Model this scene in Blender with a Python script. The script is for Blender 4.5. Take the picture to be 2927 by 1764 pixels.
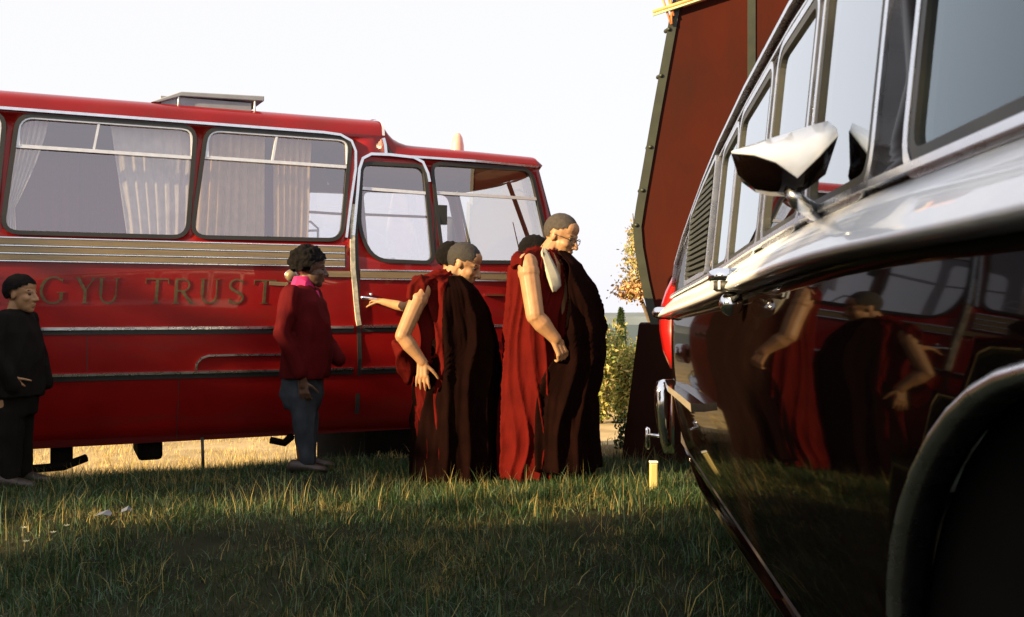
import bpy, bmesh, math, random
import numpy as np
from mathutils import Vector, Matrix, noise, Euler
for o in list(bpy.data.objects): bpy.data.objects.remove(o)
SC = bpy.context.scene; COL = SC.collection
R = math.radians
random.seed(7); RNG = np.random.default_rng(11)

# ------------------------------------------------------------------ camera, sky, sun, exposure
SUN_AZ = (-0.839, -0.545); SUN_EL = 18.0
cam_d = bpy.data.cameras.new('camera'); cam = bpy.data.objects.new('camera', cam_d); COL.objects.link(cam)
cam.location = (0, 0, 1.25); cam.rotation_euler = (R(90), 0, 0)
cam_d.sensor_width = 36; cam_d.lens = 35; cam_d.clip_start = 0.02; cam_d.clip_end = 4000
cam_d.dof.use_dof = True; cam_d.dof.focus_distance = 6.6; cam_d.dof.aperture_fstop = 9.0
SC.camera = cam
W = bpy.data.worlds.new('World'); SC.world = W; W.use_nodes = True
nt = W.node_tree; bg = nt.nodes['Background']
sky = nt.nodes.new('ShaderNodeTexSky'); sky.sky_type = 'NISHITA'; sky.sun_disc = False
sky.sun_elevation = R(SUN_EL); sky.sun_rotation = math.atan2(SUN_AZ[0], SUN_AZ[1])
sky.air_density = 1.0; sky.dust_density = 3.0; sky.ozone_density = 1.0
mixn = nt.nodes.new('ShaderNodeMix'); mixn.data_type = 'RGBA'; mixn.inputs[0].default_value = 0.92
mixn.inputs[7].default_value = (6.6, 6.56, 6.95, 1)
nt.links.new(sky.outputs[0], mixn.inputs[6]); nt.links.new(mixn.outputs[2], bg.inputs[0]); bg.inputs[1].default_value = 0.05
sun_d = bpy.data.lights.new('sun', 'SUN'); sun_d.energy = 4.8; sun_d.angle = R(0.6); sun_d.color = (1.0, 0.72, 0.38)
sun = bpy.data.objects.new('sun', sun_d); COL.objects.link(sun)
e = R(SUN_EL); h = math.hypot(*SUN_AZ)
sd = Vector((SUN_AZ[0]/h*math.cos(e), SUN_AZ[1]/h*math.cos(e), math.sin(e)))
sun.rotation_euler = sd.to_track_quat('Z', 'Y').to_euler(); sun.location = sd*40
vs = SC.view_settings; vs.view_transform = 'Standard'; vs.look = 'None'; vs.exposure = 1.65; vs.gamma = 1.0
vs.use_curve_mapping = False

# ------------------------------------------------------------------ materials
def pm(name, col, rough=.5, metal=0., coat=0., var=.12, scale=6., bump=0., bscale=60., spec=.5, stretch=(1,1,1), sheen=0., rvar=.0, cior=1.5):
    m = bpy.data.materials.new(name); m.use_nodes = True; n = m.node_tree; b = n.nodes['Principled BSDF']; L = n.links
    tc = n.nodes.new('ShaderNodeTexCoord'); mp = n.nodes.new('ShaderNodeMapping'); mp.inputs['Scale'].default_value = stretch
    L.new(tc.outputs['Object'], mp.inputs[0])
    nz = n.nodes.new('ShaderNodeTexNoise'); nz.inputs['Scale'].default_value = scale; nz.inputs['Detail'].default_value = 5
    L.new(mp.outputs[0], nz.inputs['Vector'])
    cr = n.nodes.new('ShaderNodeValToRGB'); a = [max(0, c*(1-var)) for c in col]; d = [min(1, c*(1+var)) for c in col]
    cr.color_ramp.elements[0].color = (*a, 1); cr.color_ramp.elements[1].color = (*d, 1)
    cr.color_ramp.elements[0].position = .3; cr.color_ramp.elements[1].position = .7
    L.new(nz.outputs[0], cr.inputs[0]); L.new(cr.outputs[0], b.inputs['Base Color'])
    b.inputs['Roughness'].default_value = rough; b.inputs['Metallic'].default_value = metal
    b.inputs['Coat Weight'].default_value = coat; b.inputs['Coat Roughness'].default_value = .03; b.inputs['Coat IOR'].default_value = cior
    b.inputs['Specular IOR Level'].default_value = spec
    if sheen: b.inputs['Sheen Weight'].default_value = sheen
    if rvar:
        mr = n.nodes.new('ShaderNodeMapRange'); mr.inputs[3].default_value = max(0.02, rough-rvar); mr.inputs[4].default_value = rough+rvar
        L.new(nz.outputs[0], mr.inputs[0]); L.new(mr.outputs[0], b.inputs['Roughness'])
    if bump:
        n2 = n.nodes.new('ShaderNodeTexNoise'); n2.inputs['Scale'].default_value = bscale; n2.inputs['Detail'].default_value = 4
        L.new(mp.outputs[0], n2.inputs['Vector'])
        bp = n.nodes.new('ShaderNodeBump'); bp.inputs['Strength'].default_value = bump; bp.inputs['Distance'].default_value = .02
        L.new(n2.outputs[0], bp.inputs['Height']); L.new(bp.outputs[0], b.inputs['Normal'])
    return m
def glass(name, tint=(1, 1, 1), ior=1.5, rough=.0, extra=0., power=4.2, rtint=(1, 1, 1)):
    m = bpy.data.materials.new(name); m.use_nodes = True; n = m.node_tree; L = n.links
    for x in list(n.nodes): n.nodes.remove(x)
    out = n.nodes.new('ShaderNodeOutputMaterial'); mx = n.nodes.new('ShaderNodeMixShader')
    tr = n.nodes.new('ShaderNodeBsdfTransparent'); tr.inputs[0].default_value = (*tint, 1)
    gl = n.nodes.new('ShaderNodeBsdfGlossy'); gl.inputs['Roughness'].default_value = rough; gl.inputs[0].default_value = (*rtint, 1)
    lw = n.nodes.new('ShaderNodeLayerWeight'); lw.inputs[0].default_value = .5
    pw = n.nodes.new('ShaderNodeMath'); pw.operation = 'POWER'; pw.inputs[1].default_value = power; L.new(lw.outputs['Facing'], pw.inputs[0])
    fr = n.nodes.new('ShaderNodeMath'); fr.operation = 'MULTIPLY_ADD'; f0 = ((ior-1)/(ior+1))**2; fr.inputs[1].default_value = 1-f0; fr.inputs[2].default_value = f0; L.new(pw.outputs[0], fr.inputs[0])
    ad = n.nodes.new('ShaderNodeMath'); ad.operation = 'ADD'; ad.inputs[1].default_value = extra; ad.use_clamp = True
    L.new(fr.outputs[0], ad.inputs[0]); L.new(ad.outputs[0], mx.inputs[0])
    L.new(tr.outputs[0], mx.inputs[1]); L.new(gl.outputs[0], mx.inputs[2]); L.new(mx.outputs[0], out.inputs[0]); return m
def leafmat(name, trans=.35, rough=.6):
    m = bpy.data.materials.new(name); m.use_nodes = True; n = m.node_tree; L = n.links; b = n.nodes['Principled BSDF']
    at = n.nodes.new('ShaderNodeAttribute'); at.attribute_name = 'Col'
    L.new(at.outputs['Color'], b.inputs['Base Color']); b.inputs['Roughness'].default_value = rough; b.inputs['Specular IOR Level'].default_value = .25
    t = n.nodes.new('ShaderNodeBsdfTranslucent'); L.new(at.outputs['Color'], t.inputs[0])
    mx = n.nodes.new('ShaderNodeMixShader'); mx.inputs[0].default_value = trans
    L.new(b.outputs[0], mx.inputs[1]); L.new(t.outputs[0], mx.inputs[2]); L.new(mx.outputs[0], n.nodes['Material Output'].inputs[0]); return m
def clothmat(name, col, trans):
    m = pm(name, col, .9, var=.12, scale=14, bump=.3, bscale=200, spec=.1); n = m.node_tree; L = n.links
    t = n.nodes.new('ShaderNodeBsdfTranslucent'); t.inputs[0].default_value = (*col, 1)
    mx = n.nodes.new('ShaderNodeMixShader'); mx.inputs[0].default_value = trans
    L.new(n.nodes['Principled BSDF'].outputs[0], mx.inputs[1]); L.new(t.outputs[0], mx.inputs[2]); L.new(mx.outputs[0], n.nodes['Material Output'].inputs[0]); return m
M = dict(
    busred=pm('bus_red_paint', (.21, .004, .0035), .38, coat=.30, var=.16, scale=2.2, bump=.012, bscale=5, rvar=.12, spec=.22),
    vanpaint=pm('dark_maroon_paint', (.005, .0025, .002), .3, coat=.42, cior=1.33, var=.15, scale=3, bump=.003, bscale=4, spec=.0),
    redfin=pm('sunlit_red_paint', (.27, .006, .005), .3, coat=.6),  # lit copy of the minibus red, sun brightness put into the colour
    chrome=pm('chrome', (.80, .82, .85), .09, 1.0, var=.04, scale=9, rvar=.04),
    shoulder=pm('pale_sky_reflection', (.88, .92, .96), .3, .0, coat=.7, var=.03, scale=9, rvar=.05),  # pale colour stands in for sky reflected on bright trim
    silver=pm('brushed_aluminium', (.72, .74, .77), .28, 1.0, var=.08, scale=20, rvar=.08),
    alum=pm('painted_aluminium', (.66, .68, .72), .35, .3, var=.08, scale=20),
    gold=pm('gold_beige_trim', (.25, .185, .10), .42, .35, var=.16, scale=12, stretch=(.3, 1, 6)),
    goldleaf=pm('worn_gold_lettering', (.085, .062, .024), .5, .3, var=.35, scale=30),
    rubber=pm('black_rubber', (.018, .018, .016), .55, var=.2),
    rubber2=pm('grey_rubber', (.016, .017, .013), .5, var=.2),
    tyre=pm('tyre_rubber', (.0025, .0025, .002), .95, spec=.02, var=.3, scale=20, bump=.3, bscale=80),
    dark=pm('dark_underbody', (.005, .004, .003), .9, spec=.05, var=.3),
    lining=pm('interior_lining', (.09, .085, .07), .8, var=.1),
    floor=pm('interior_floor', (.05, .04, .035), .85, var=.2),
    seat=pm('seat_vinyl', (.10, .05, .05), .6, var=.2),
    seatg=pm('pale_green_seat', (.42, .47, .36), .6, var=.08),
    curtain=clothmat('beige_curtain', (.88, .84, .76), .35),
    mauve=clothmat('dim_interior_curtain', (.17, .045, .075), .3), suncurtain=clothmat('sun_glow_curtain', (.86, .66, .40), .45),  # far-side copy darkened like a dim interior; other copy tinted with sun glow
    rust=pm('rust_red_panel', (.042, .0055, .0012), .75, spec=.12, var=.18, scale=1.6, bump=.02, bscale=30, rvar=.1),
    darkbrown=pm('dark_brown_panel', (.020, .006, .0025), .8, spec=.08, var=.2, scale=4),
    olive=pm('olive_edge_strip', (.020, .024, .012), .5, var=.25, scale=10),
    orange=pm('faded_orange_bar', (.75, .28, .10), .6, var=.15, scale=20),
    palegreen=pm('pale_green_bar', (.45, .52, .28), .6, var=.15),
    yellow=pm('pale_yellow_paint', (.48, .40, .15), .5, var=.1),
    white=pm('off_white_paint', (.72, .70, .62), .6, var=.12, scale=25),
    sealwhite=pm('perished_white_seal', (.46, .43, .34), .7, var=.35, scale=35),
    ventgrey=pm('roof_vent_grey', (.28, .30, .33), .5, var=.15),
    skin=pm('warm_skin', (.30, .165, .080), .5, var=.08, scale=18, bump=.05, bscale=90, spec=.35),
    skind=pm('brown_skin', (.075, .040, .024), .5, var=.1, scale=18, spec=.4),
    hair=pm('black_hair', (.005, .004, .004), .85, var=.4, scale=60, bump=.8, bscale=160, spec=.12),
    stubble=pm('cropped_hair', (.032, .024, .017), .7, var=.35, scale=70, bump=.5, bscale=220),
    stubbled=pm('dark_cropped_hair', (.014, .011, .008), .7, var=.35, scale=70, bump=.5, bscale=220),
    maroon=pm('maroon_robe_cloth', (.066, .0036, .0022), .9, var=.18, scale=9, bump=.25, bscale=150, spec=.06),
    maroon2=pm('deep_maroon_cloth', (.04, .004, .004), .85, var=.2, scale=9, bump=.25, bscale=150, spec=.06),
    shawl=pm('dark_maroon_shawl', (.0055, .0016, .0011), .95, var=.25, scale=9, bump=.25, bscale=150, spec=.03),
    blackcloth=pm('black_cloth', (.007, .006, .005), .9, var=.3, scale=9, bump=.2, bscale=150, spec=.1),
    jacket=pm('red_jacket_cloth', (.065, .004, .005), .8, var=.2, scale=10, bump=.3, bscale=160, spec=.06),
    pink=pm('hot_pink_shirt', (.42, .018, .11), .75, var=.1, scale=14, spec=.2),
    jeans=pm('faded_denim', (.028, .033, .040), .85, var=.35, scale=11, bump=.3, bscale=260, spec=.15),
    yshirt=pm('pale_yellow_shirt', (.36, .33, .24), .8, var=.12, scale=10),
    shoe=pm('shoe_leather', (.03, .02, .015), .5, var=.2),
    specs=pm('spectacle_frame', (.02, .02, .02), .3),
    eye=pm('eye_dark', (.02, .015, .012), .15),
    amber=pm('pale_red_beacon', (.75, .36, .30), .25, var=.05),
    bark=pm('bark', (.10, .075, .05), .9, var=.3, scale=14, bump=.6, bscale=40),
    petal=pm('pale_petal', (.60, .54, .32), .7, var=.08),
    paper=pm('crumpled_paper', (.10, .115, .15), .7, var=.08),
    glass=glass('window_glass', (.90, .92, .90), 1.5),
    busglass=glass('bus_side_glass', (.92, .92, .94), 1.5, extra=.20, rtint=(1, .93, .98)),
    vanglass=glass('minibus_glass', (.88, .92, .95), 1.7, extra=.04, power=1.9, rtint=(.94, .98, 1.0)),
    nearglass=glass('minibus_dimmed_glass', (.80, .88, .95), 1.6, extra=.0, power=4.0, rtint=(.80, .93, 1.0)),  # dimmed copy of the minibus glass, weaker reflection darkens the near panes
    leaf=leafmat('foliage'), grass=leafmat('grass_blades', .3, .55),
)

def grime(m, col, amt, scale=(.5, 1, 2.2), lo=.52, hi=.78):
    n = m.node_tree; L = n.links; b = n.nodes['Principled BSDF']; src = b.inputs['Base Color'].links[0].from_socket
    tc = n.nodes.new('ShaderNodeTexCoord'); mp = n.nodes.new('ShaderNodeMapping'); mp.inputs['Scale'].default_value = scale; L.new(tc.outputs['Object'], mp.inputs[0])
    nz = n.nodes.new('ShaderNodeTexNoise'); nz.inputs['Scale'].default_value = 2.6; nz.inputs['Detail'].default_value = 9; nz.inputs['Roughness'].default_value = .7; L.new(mp.outputs[0], nz.inputs[0])
    mr = n.nodes.new('ShaderNodeMapRange'); mr.inputs[1].default_value = lo; mr.inputs[2].default_value = hi; mr.inputs[4].default_value = amt; L.new(nz.outputs[0], mr.inputs[0])
    mx = n.nodes.new('ShaderNodeMix'); mx.data_type = 'RGBA'; mx.inputs[7].default_value = (*col, 1); L.new(mr.outputs[0], mx.inputs[0]); L.new(src, mx.inputs[6]); L.new(mx.outputs[2], b.inputs['Base Color'])
grime(M['busred'], (.085, .030, .022), .55)
grime(M['rust'], (.020, .006, .003), .6, (1, 1, .35), .45, .75)
grime(M['skin'], (.22, .095, .05), .5, (9, 9, 9), .45, .8)
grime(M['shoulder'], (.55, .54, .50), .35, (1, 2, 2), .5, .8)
# ------------------------------------------------------------------ mesh helpers
class B:
    def __init__(s): s.v = []; s.f = []; s.sm = []
    def add(s, vs_, fs, smooth=False):
        o = len(s.v); s.v += [tuple(p) for p in vs_]; s.f += [[i+o for i in f] for f in fs]; s.sm += [smooth]*len(fs); return s
    def box(s, a, b):
        x0, y0, z0 = a; x1, y1, z1 = b
        return s.add([(x0,y0,z0),(x1,y0,z0),(x1,y1,z0),(x0,y1,z0),(x0,y0,z1),(x1,y0,z1),(x1,y1,z1),(x0,y1,z1)],
                     [[0,3,2,1],[4,5,6,7],[0,1,5,4],[1,2,6,5],[2,3,7,6],[3,0,4,7]])
    def loft(s, rings, closed=True, cap=True, smooth=True):
        n = len(rings[0]); vs_ = [p for r in rings for p in r]; fs = []
        for i in range(len(rings)-1):
            for j in range(n if closed else n-1):
                k = (j+1) % n; fs.append([i*n+j, i*n+k, (i+1)*n+k, (i+1)*n+j])
        if cap and closed:
            fs.append(list(range(n))[::-1]); fs.append([(len(rings)-1)*n+j for j in range(n)])
        return s.add(vs_, fs, smooth)
    def tube(s, pts, r, n=8, cap=True):
        pts = [Vector(p) for p in pts]; rs = r if isinstance(r, (list, tuple)) else [r]*len(pts); rings = []
        up = Vector((0, 0, 1)); prev = None
        for i, p in enumerate(pts):
            t = (pts[min(i+1, len(pts)-1)]-pts[max(i-1, 0)]).normalized()
            if prev is None:
                a = t.cross(up); a = a if a.length > 1e-3 else t.cross(Vector((1, 0, 0)))
            else: a = prev - t*prev.dot(t)
            a.normalize(); prev = a; b = t.cross(a)
            rings.append([p+(a*math.cos(q)+b*math.sin(q))*rs[i] for q in [2*math.pi*k/n for k in range(n)]])
        return s.loft(rings, True, cap)
    def lathe(s, prof, c, axis='z', n=24):
        rings = []
        for (r, t) in prof:
            ring = []
            for k in range(n):
                q = 2*math.pi*k/n; a, b_ = r*math.cos(q), r*math.sin(q)
                ring.append({'z': (c[0]+a, c[1]+b_, c[2]+t), 'y': (c[0]+a, c[1]+t, c[2]-b_), 'x': (c[0]+t, c[1]+a, c[2]+b_)}[axis])
            rings.append(ring)
        return s.loft(rings)
    def sphere(s, c, r, n=12, m=8, rot=None):
        r = (r, r, r) if not isinstance(r, (tuple, list)) else r; vs_ = []; fs = []
        for i in range(1, m):
            t = math.pi*i/m
            for k in range(n):
                q = 2*math.pi*k/n; p = Vector((r[0]*math.sin(t)*math.cos(q), r[1]*math.sin(t)*math.sin(q), r[2]*math.cos(t)))
                if rot: p = rot @ p
                vs_.append(p+Vector(c))
        for i in range(m-2):
            for k in range(n): fs.append([i*n+k, (i+1)*n+k, (i+1)*n+(k+1) % n, i*n+(k+1) % n])
        tp = Vector((0, 0, r[2])); tp = rot @ tp if rot else tp
        vs_.append(Vector(c)+tp); vs_.append(Vector(c)-tp); a = len(vs_)-2
        for k in range(n):
            fs.append([a, k, (k+1) % n]); fs.append([a+1, (m-2)*n+(k+1) % n, (m-2)*n+k])
        return s.add(vs_, fs, True)
    def cap_(s, p0, r0, p1, r1, n=12):
        p0, p1 = Vector(p0), Vector(p1); d = (p1-p0).normalized(); pts = []; rr = []
        for k in (90, 60, 30): pts.append(p0-d*r0*math.sin(R(k))); rr.append(max(r0*math.cos(R(k)), r0*.03))
        pts += [p0, p1]; rr += [r0, r1]
        for k in (30, 60, 90): pts.append(p1+d*r1*math.sin(R(k))); rr.append(max(r1*math.cos(R(k)), r1*.03))
        return s.tube(pts, rr, n)
    def mesh(s, name):
        me = bpy.data.meshes.new(name); me.from_pydata(s.v, [], s.f); me.validate(); me.polygons.foreach_set('use_smooth', s.sm[:len(me.polygons)] + [False]*(len(me.polygons)-len(s.sm[:len(me.polygons)])))
        return me
    def build(s, name, mat, parent=None, recalc=True, bevel=0.):
        me = s.mesh(name); o = bpy.data.objects.new(name, me); COL.objects.link(o); o.parent = parent
        if recalc:
            bm = bmesh.new(); bm.from_mesh(me); bmesh.ops.recalc_face_normals(bm, faces=bm.faces)
            if bevel: bmesh.ops.bevel(bm, geom=bm.edges[:], offset=bevel, segments=2, affect='EDGES', profile=.5)
            bm.to_mesh(me); bm.free()
        me.materials.append(M[mat] if isinstance(mat, str) else mat); return o
def tag(o, label=None, cat=None, group=None, kind=None):
    if label: o['label'] = label
    if cat: o['category'] = cat
    if group: o['group'] = group
    if kind: o['kind'] = kind
    return o
def empty(name, loc, rz=0):
    o = bpy.data.objects.new(name, None); COL.objects.link(o); o.location = loc; o.rotation_euler = (0, 0, rz); o.empty_display_size = .2; return o
def rquad(pts, r, n=5):
    """rounded polygon from corner points; r scalar or per corner"""
    out = []; m = len(pts)
    for i in range(m):
        p = Vector(pts[i]); a = Vector(pts[i-1])-p; b = Vector(pts[(i+1) % m])-p
        ri = r[i] if isinstance(r, (list, tuple)) else r
        ri = min(ri, a.length*.48, b.length*.48); a.normalize(); b.normalize()
        for k in range(n+1):
            t = k/n; q = (p+a*ri)*(1-t)**2+p*2*t*(1-t)+(p+b*ri)*t*t; out.append((q.x, q.y))
    return out
def inset(poly, d):
    n = len(poly); out = []; area = sum(poly[i-1][0]*poly[i][1]-poly[i][0]*poly[i-1][1] for i in range(n)); sg = 1 if area > 0 else -1
    for i in range(n):
        a = Vector(poly[i])-Vector(poly[i-1]); b = Vector(poly[(i+1) % n])-Vector(poly[i])
        if a.length < 1e-6: a = b
        if b.length < 1e-6: b = a
        t = (a.normalized()+b.normalized()); t.normalize(); nrm = Vector((-t.y, t.x))*sg; out.append((poly[i][0]+nrm.x*d, poly[i][1]+nrm.y*d))
    return out
def panel(outer, holes, warp, thick, name, mat, parent, cuts=(), sgn=1, y0=0.):
    """flat panel with holes in (x,z), cut at heights, bent by warp(x,z); sgn=+1: outside is -y, thickness to +y"""
    bm = bmesh.new(); ed = []
    for lp in [outer]+holes:
        vv = [bm.verts.new((p[0], 0, p[1])) for p in lp]
        ed += [bm.edges.new((vv[i-1], vv[i])) for i in range(len(vv))]
    bmesh.ops.triangle_fill(bm, use_beauty=True, use_dissolve=False, edges=ed, normal=(0, -1, 0))
    for c in cuts:
        bmesh.ops.bisect_plane(bm, geom=bm.verts[:]+bm.edges[:]+bm.faces[:], plane_co=(0, 0, c), plane_no=(0, 0, 1), dist=1e-5)
    for v in bm.verts: v.co.y = y0+sgn*warp(v.co.x, v.co.z)
    f0 = bm.faces[:]
    ret = bmesh.ops.extrude_face_region(bm, geom=f0)
    for v in [g for g in ret['geom'] if isinstance(g, bmesh.types.BMVert)]: v.co.y += sgn*thick
    bmesh.ops.recalc_face_normals(bm, faces=bm.faces)
    for f in bm.faces: f.smooth = abs(f.normal.y) > .8
    me = bpy.data.meshes.new(name); bm.to_mesh(me); bm.free(); me.materials.append(M[mat])
    o = bpy.data.objects.new(name, me); COL.objects.link(o); o.parent = parent; return o
def ringstrip(poly, w, d0, d1, warp, sgn=1, y0=0.):
    """frame that follows a closed outline: inner inset by w, from depth d0 (outside) to d1"""
    b = B(); a = poly; c = inset(poly, w); n = len(a); rings = []
    for (pl, d) in ((a, d1), (a, d0), (c, d0), (c, d1)): rings.append([(p[0], y0+sgn*(warp(*p)+d), p[1]) for p in pl])
    b.loft(rings, True, False); b.sm = [False]*len(b.f); return b
def strip(pts, hh, d0, d1, warp, sgn=1, y0=0., b=None):
    """moulding along a polyline in (x,z): half-height hh, protruding from d1 (wall) to d0"""
    b = b or B(); rings = []
    for i, p in enumerate(pts):
        a = Vector(pts[max(i-1, 0)]); c = Vector(pts[min(i+1, len(pts)-1)]); t = (c-a).normalized(); n_ = Vector((-t.y, t.x))
        up = Vector(p)+n_*hh; lo = Vector(p)-n_*hh
        rings.append([(up.x, y0+sgn*(warp(*up)+d1), up.y), (up.x, y0+sgn*(warp(*up)+d0), up.y), (lo.x, y0+sgn*(warp(*lo)+d0), lo.y), (lo.x, y0+sgn*(warp(*lo)+d1), lo.y)])
    b.loft(rings, True, True, False); return b

# ------------------------------------------------------------------ ground
def sst(a, c, x): t = min(max((x-a)/(c-a), 0), 1); return t*t*(3-2*t)
def gz(x, y):
    """grass bank rising gently from the camera, dropping to the lower track on which the coach stands"""
    q = -.4145*(x+3.445)+.91*(y-6.7)
    return .13*sst(2.2, 5.4, y) - .42*sst(-.45, .75, q) - .28*sst(2.3, 4.2, q) + .018*math.sin(x*1.7+y)*math.sin(y*1.3-x*.4) - .0006*max(0, y-18)**1.5
gxs = sorted(set([-900, -300, -100, -40, -20] + [round(-12+.3*i, 3) for i in range(74)] + [15, 20, 40, 100, 300, 900]))
gys = sorted(set([-300, -60, -20, -8, -4, -2] + [round(-1+.25*i, 3) for i in range(64)] + [16, 18, 21, 25, 30, 40, 60, 100, 200, 500]))
b = B(); nx = len(gxs)
b.add([(x, y, gz(x, y)) for y in gys for x in gxs], [[j*nx+i, j*nx+i+1, (j+1)*nx+i+1, (j+1)*nx+i] for j in range(len(gys)-1) for i in range(nx-1)], True)
gm = bpy.data.materials.new('dry_ground'); gm.use_nodes = True; n = gm.node_tree; L = n.links; pb = n.nodes['Principled BSDF']; pb.inputs['Roughness'].default_value = .95; pb.inputs['Specular IOR Level'].default_value = .1
tc = n.nodes.new('ShaderNodeTexCoord'); nz = n.nodes.new('ShaderNodeTexNoise'); nz.inputs['Scale'].default_value = 2.2; nz.inputs['Detail'].default_value = 8; L.new(tc.outputs['Object'], nz.inputs[0])
sx = n.nodes.new('ShaderNodeSeparateXYZ'); L.new(tc.outputs['Object'], sx.inputs[0])
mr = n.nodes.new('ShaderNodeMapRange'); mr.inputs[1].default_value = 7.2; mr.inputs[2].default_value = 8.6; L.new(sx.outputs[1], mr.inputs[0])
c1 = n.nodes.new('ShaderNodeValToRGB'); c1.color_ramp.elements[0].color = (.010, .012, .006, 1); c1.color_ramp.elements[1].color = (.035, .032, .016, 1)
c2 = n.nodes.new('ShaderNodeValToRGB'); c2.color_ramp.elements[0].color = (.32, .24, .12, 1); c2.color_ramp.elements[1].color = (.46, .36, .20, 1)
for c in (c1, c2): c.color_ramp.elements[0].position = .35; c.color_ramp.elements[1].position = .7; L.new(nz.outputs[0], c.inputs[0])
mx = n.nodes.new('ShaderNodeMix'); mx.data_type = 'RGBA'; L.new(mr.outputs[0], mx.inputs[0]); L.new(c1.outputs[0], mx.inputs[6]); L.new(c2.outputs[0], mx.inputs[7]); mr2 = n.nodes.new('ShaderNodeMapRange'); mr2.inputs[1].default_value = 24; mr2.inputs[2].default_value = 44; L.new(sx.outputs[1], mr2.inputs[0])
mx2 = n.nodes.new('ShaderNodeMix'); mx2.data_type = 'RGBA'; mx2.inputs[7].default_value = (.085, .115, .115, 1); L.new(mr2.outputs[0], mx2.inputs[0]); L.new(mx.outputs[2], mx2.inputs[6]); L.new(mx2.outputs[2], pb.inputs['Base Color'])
bp = n.nodes.new('ShaderNodeBump'); bp.inputs['Strength'].default_value = .6; L.new(nz.outputs[0], bp.inputs['Height']); L.new(bp.outputs[0], pb.inputs['Normal'])
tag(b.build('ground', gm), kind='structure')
# far hill line
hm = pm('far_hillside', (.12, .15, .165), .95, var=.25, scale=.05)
b = B(); pts = [(-700+20*i) for i in range(90)]
def hz(x): return -3.5+4.5*(noise.noise(Vector((x*.006, 3, 0)))+.5)+1.2*noise.noise(Vector((x*.03, 7, 0)))
b.loft([[(x, 420, -30) for x in pts], [(x, 440, hz(x)*.4-3) for x in pts], [(x, 470, hz(x)) for x in pts], [(x, 560, -20) for x in pts]], False, False)
tag(b.build('hill', hm), kind='structure')

# ------------------------------------------------------------------ red coach
K = .87
def S(s): return K*s
def Zb(z): return 1.25+K*(z-1.25)
def P2(l): return [(S(a), Zb(c)) for a, c in l]
bus = empty('red_coach', (-3.96*K, 7.7*K, 0), R(24.49))
tag(bus, 'vintage red coach with gold waistband, curtained windows and gold KAGYU TRUST lettering', 'coach')
BW = 2.15
def bw(x, z):   # side profile: tucks in at skirt, leans in at windows, nose tapers
    t = 0.
    if z > 1.42: t += .055*(z-1.42)**1.6
    if z < 1.0: t += .28*(1.0-z)**2
    if x > 3.0: t += .10*((x-3.0)/1.6)**2
    return t
cuts = [.4, .6, .8, 1.0, 1.2, 1.42, 1.6, 1.9, 2.15, 2.4]
def win_main(i):    # windows along the saloon; i=0 is the last full one before the cab
    o = -1.43*i
    if i == 0: return rquad(P2([(1.43, 1.855), (2.69, 1.865), (2.79, 2.77), (1.56, 2.77)]), .10)
    return rquad(P2([(.02+1.43-1.43*i, 1.85), (1.38+1.43-1.43*i, 1.85), (1.455+1.43-1.43*i, 2.77), (.13+1.43-1.43*i, 2.77)]), .10)
wins = [win_main(i) for i in range(6)]
dwin = rquad(P2([(2.99, 1.69), (3.55, 1.68), (3.485, 2.56), (2.90, 2.555), (2.86, 1.96)]), [.12, .07, .08, .08, .2])
cwin = rquad(P2([(3.66, 1.69), (4.80, 1.71), (4.60, 2.60), (3.565, 2.59)]), [.06, .06, .10, .08])
outer = P2([(-7.0, .12), (5.1, .12), (5.26, .35), (5.27, 1.15), (5.18, 1.48), (4.93, 1.70), (4.80, 2.16), (4.68, 2.64), (3.16, 2.64), (3.10, 2.82), (-6.9, 2.82), (-7.05, 2.4), (-7.1, 1.4)])
def arch(cx, cz, r, a0, a1, n=14): return [(cx+r*math.cos(R(a0+(a1-a0)*k/n)), cz+r*math.sin(R(a0+(a1-a0)*k/n))) for k in range(n+1)]
WX = [S(-4.2), S(4.35)]; WR = .43
o2 = [outer[0]] + [(WX[0]-WR, outer[0][1])] + arch(WX[0], .42, WR, 190, -10)[1:-1] + [(WX[0]+WR, outer[0][1])] + [(WX[1]-WR, outer[0][1])] + arch(WX[1], .42, WR, 190, -10)[1:-1] + [(WX[1]+WR, outer[0][1])] + outer[1:] if False else outer
for sg, y0, nm in ((1, 0, 'side_panel'), (-1, BW, 'side_panel')):
    panel(outer, wins+[dwin, cwin], bw, .045, nm, 'busred', bus, cuts, sg, y0)
# window rubbers, frames, panes
def window(poly, sg, y0, rail=None, div=None, framed=False):
    fr = ringstrip(inset(poly, -.022), .030, -.008, .02, bw, sg, y0).build('window', 'rubber', bus)
    gb = B(); pl = inset(poly, -.004); n_ = len(pl)
    gb.add([(p[0], y0+sg*(bw(*p)+.020), p[1]) for p in pl], [list(range(n_))]); gb.build('pane', 'busglass', fr)
    if framed:
        zt = rail[0][1]; top = [p for p in inset(poly, .008)]
        sel = [p for p in top if p[1] >= zt-.0]
        sel = sorted(sel, key=lambda p: math.atan2(p[1]-zt, p[0]-sum(q[0] for q in top)/len(top)))
        tb = strip([(sel[0][0], zt)]+sel+[(sel[-1][0], zt)], .011, -.004, .026, bw, sg, y0)
        tb.build('vent_frame', 'alum', fr)
    if rail: strip(rail, .012, -.002, .03, bw, sg, y0).build('window_rail', 'alum', fr)
    if div: strip(div, .008, .0, .03, bw, sg, y0).build('window_divider', 'alum', fr)
    return fr
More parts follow.
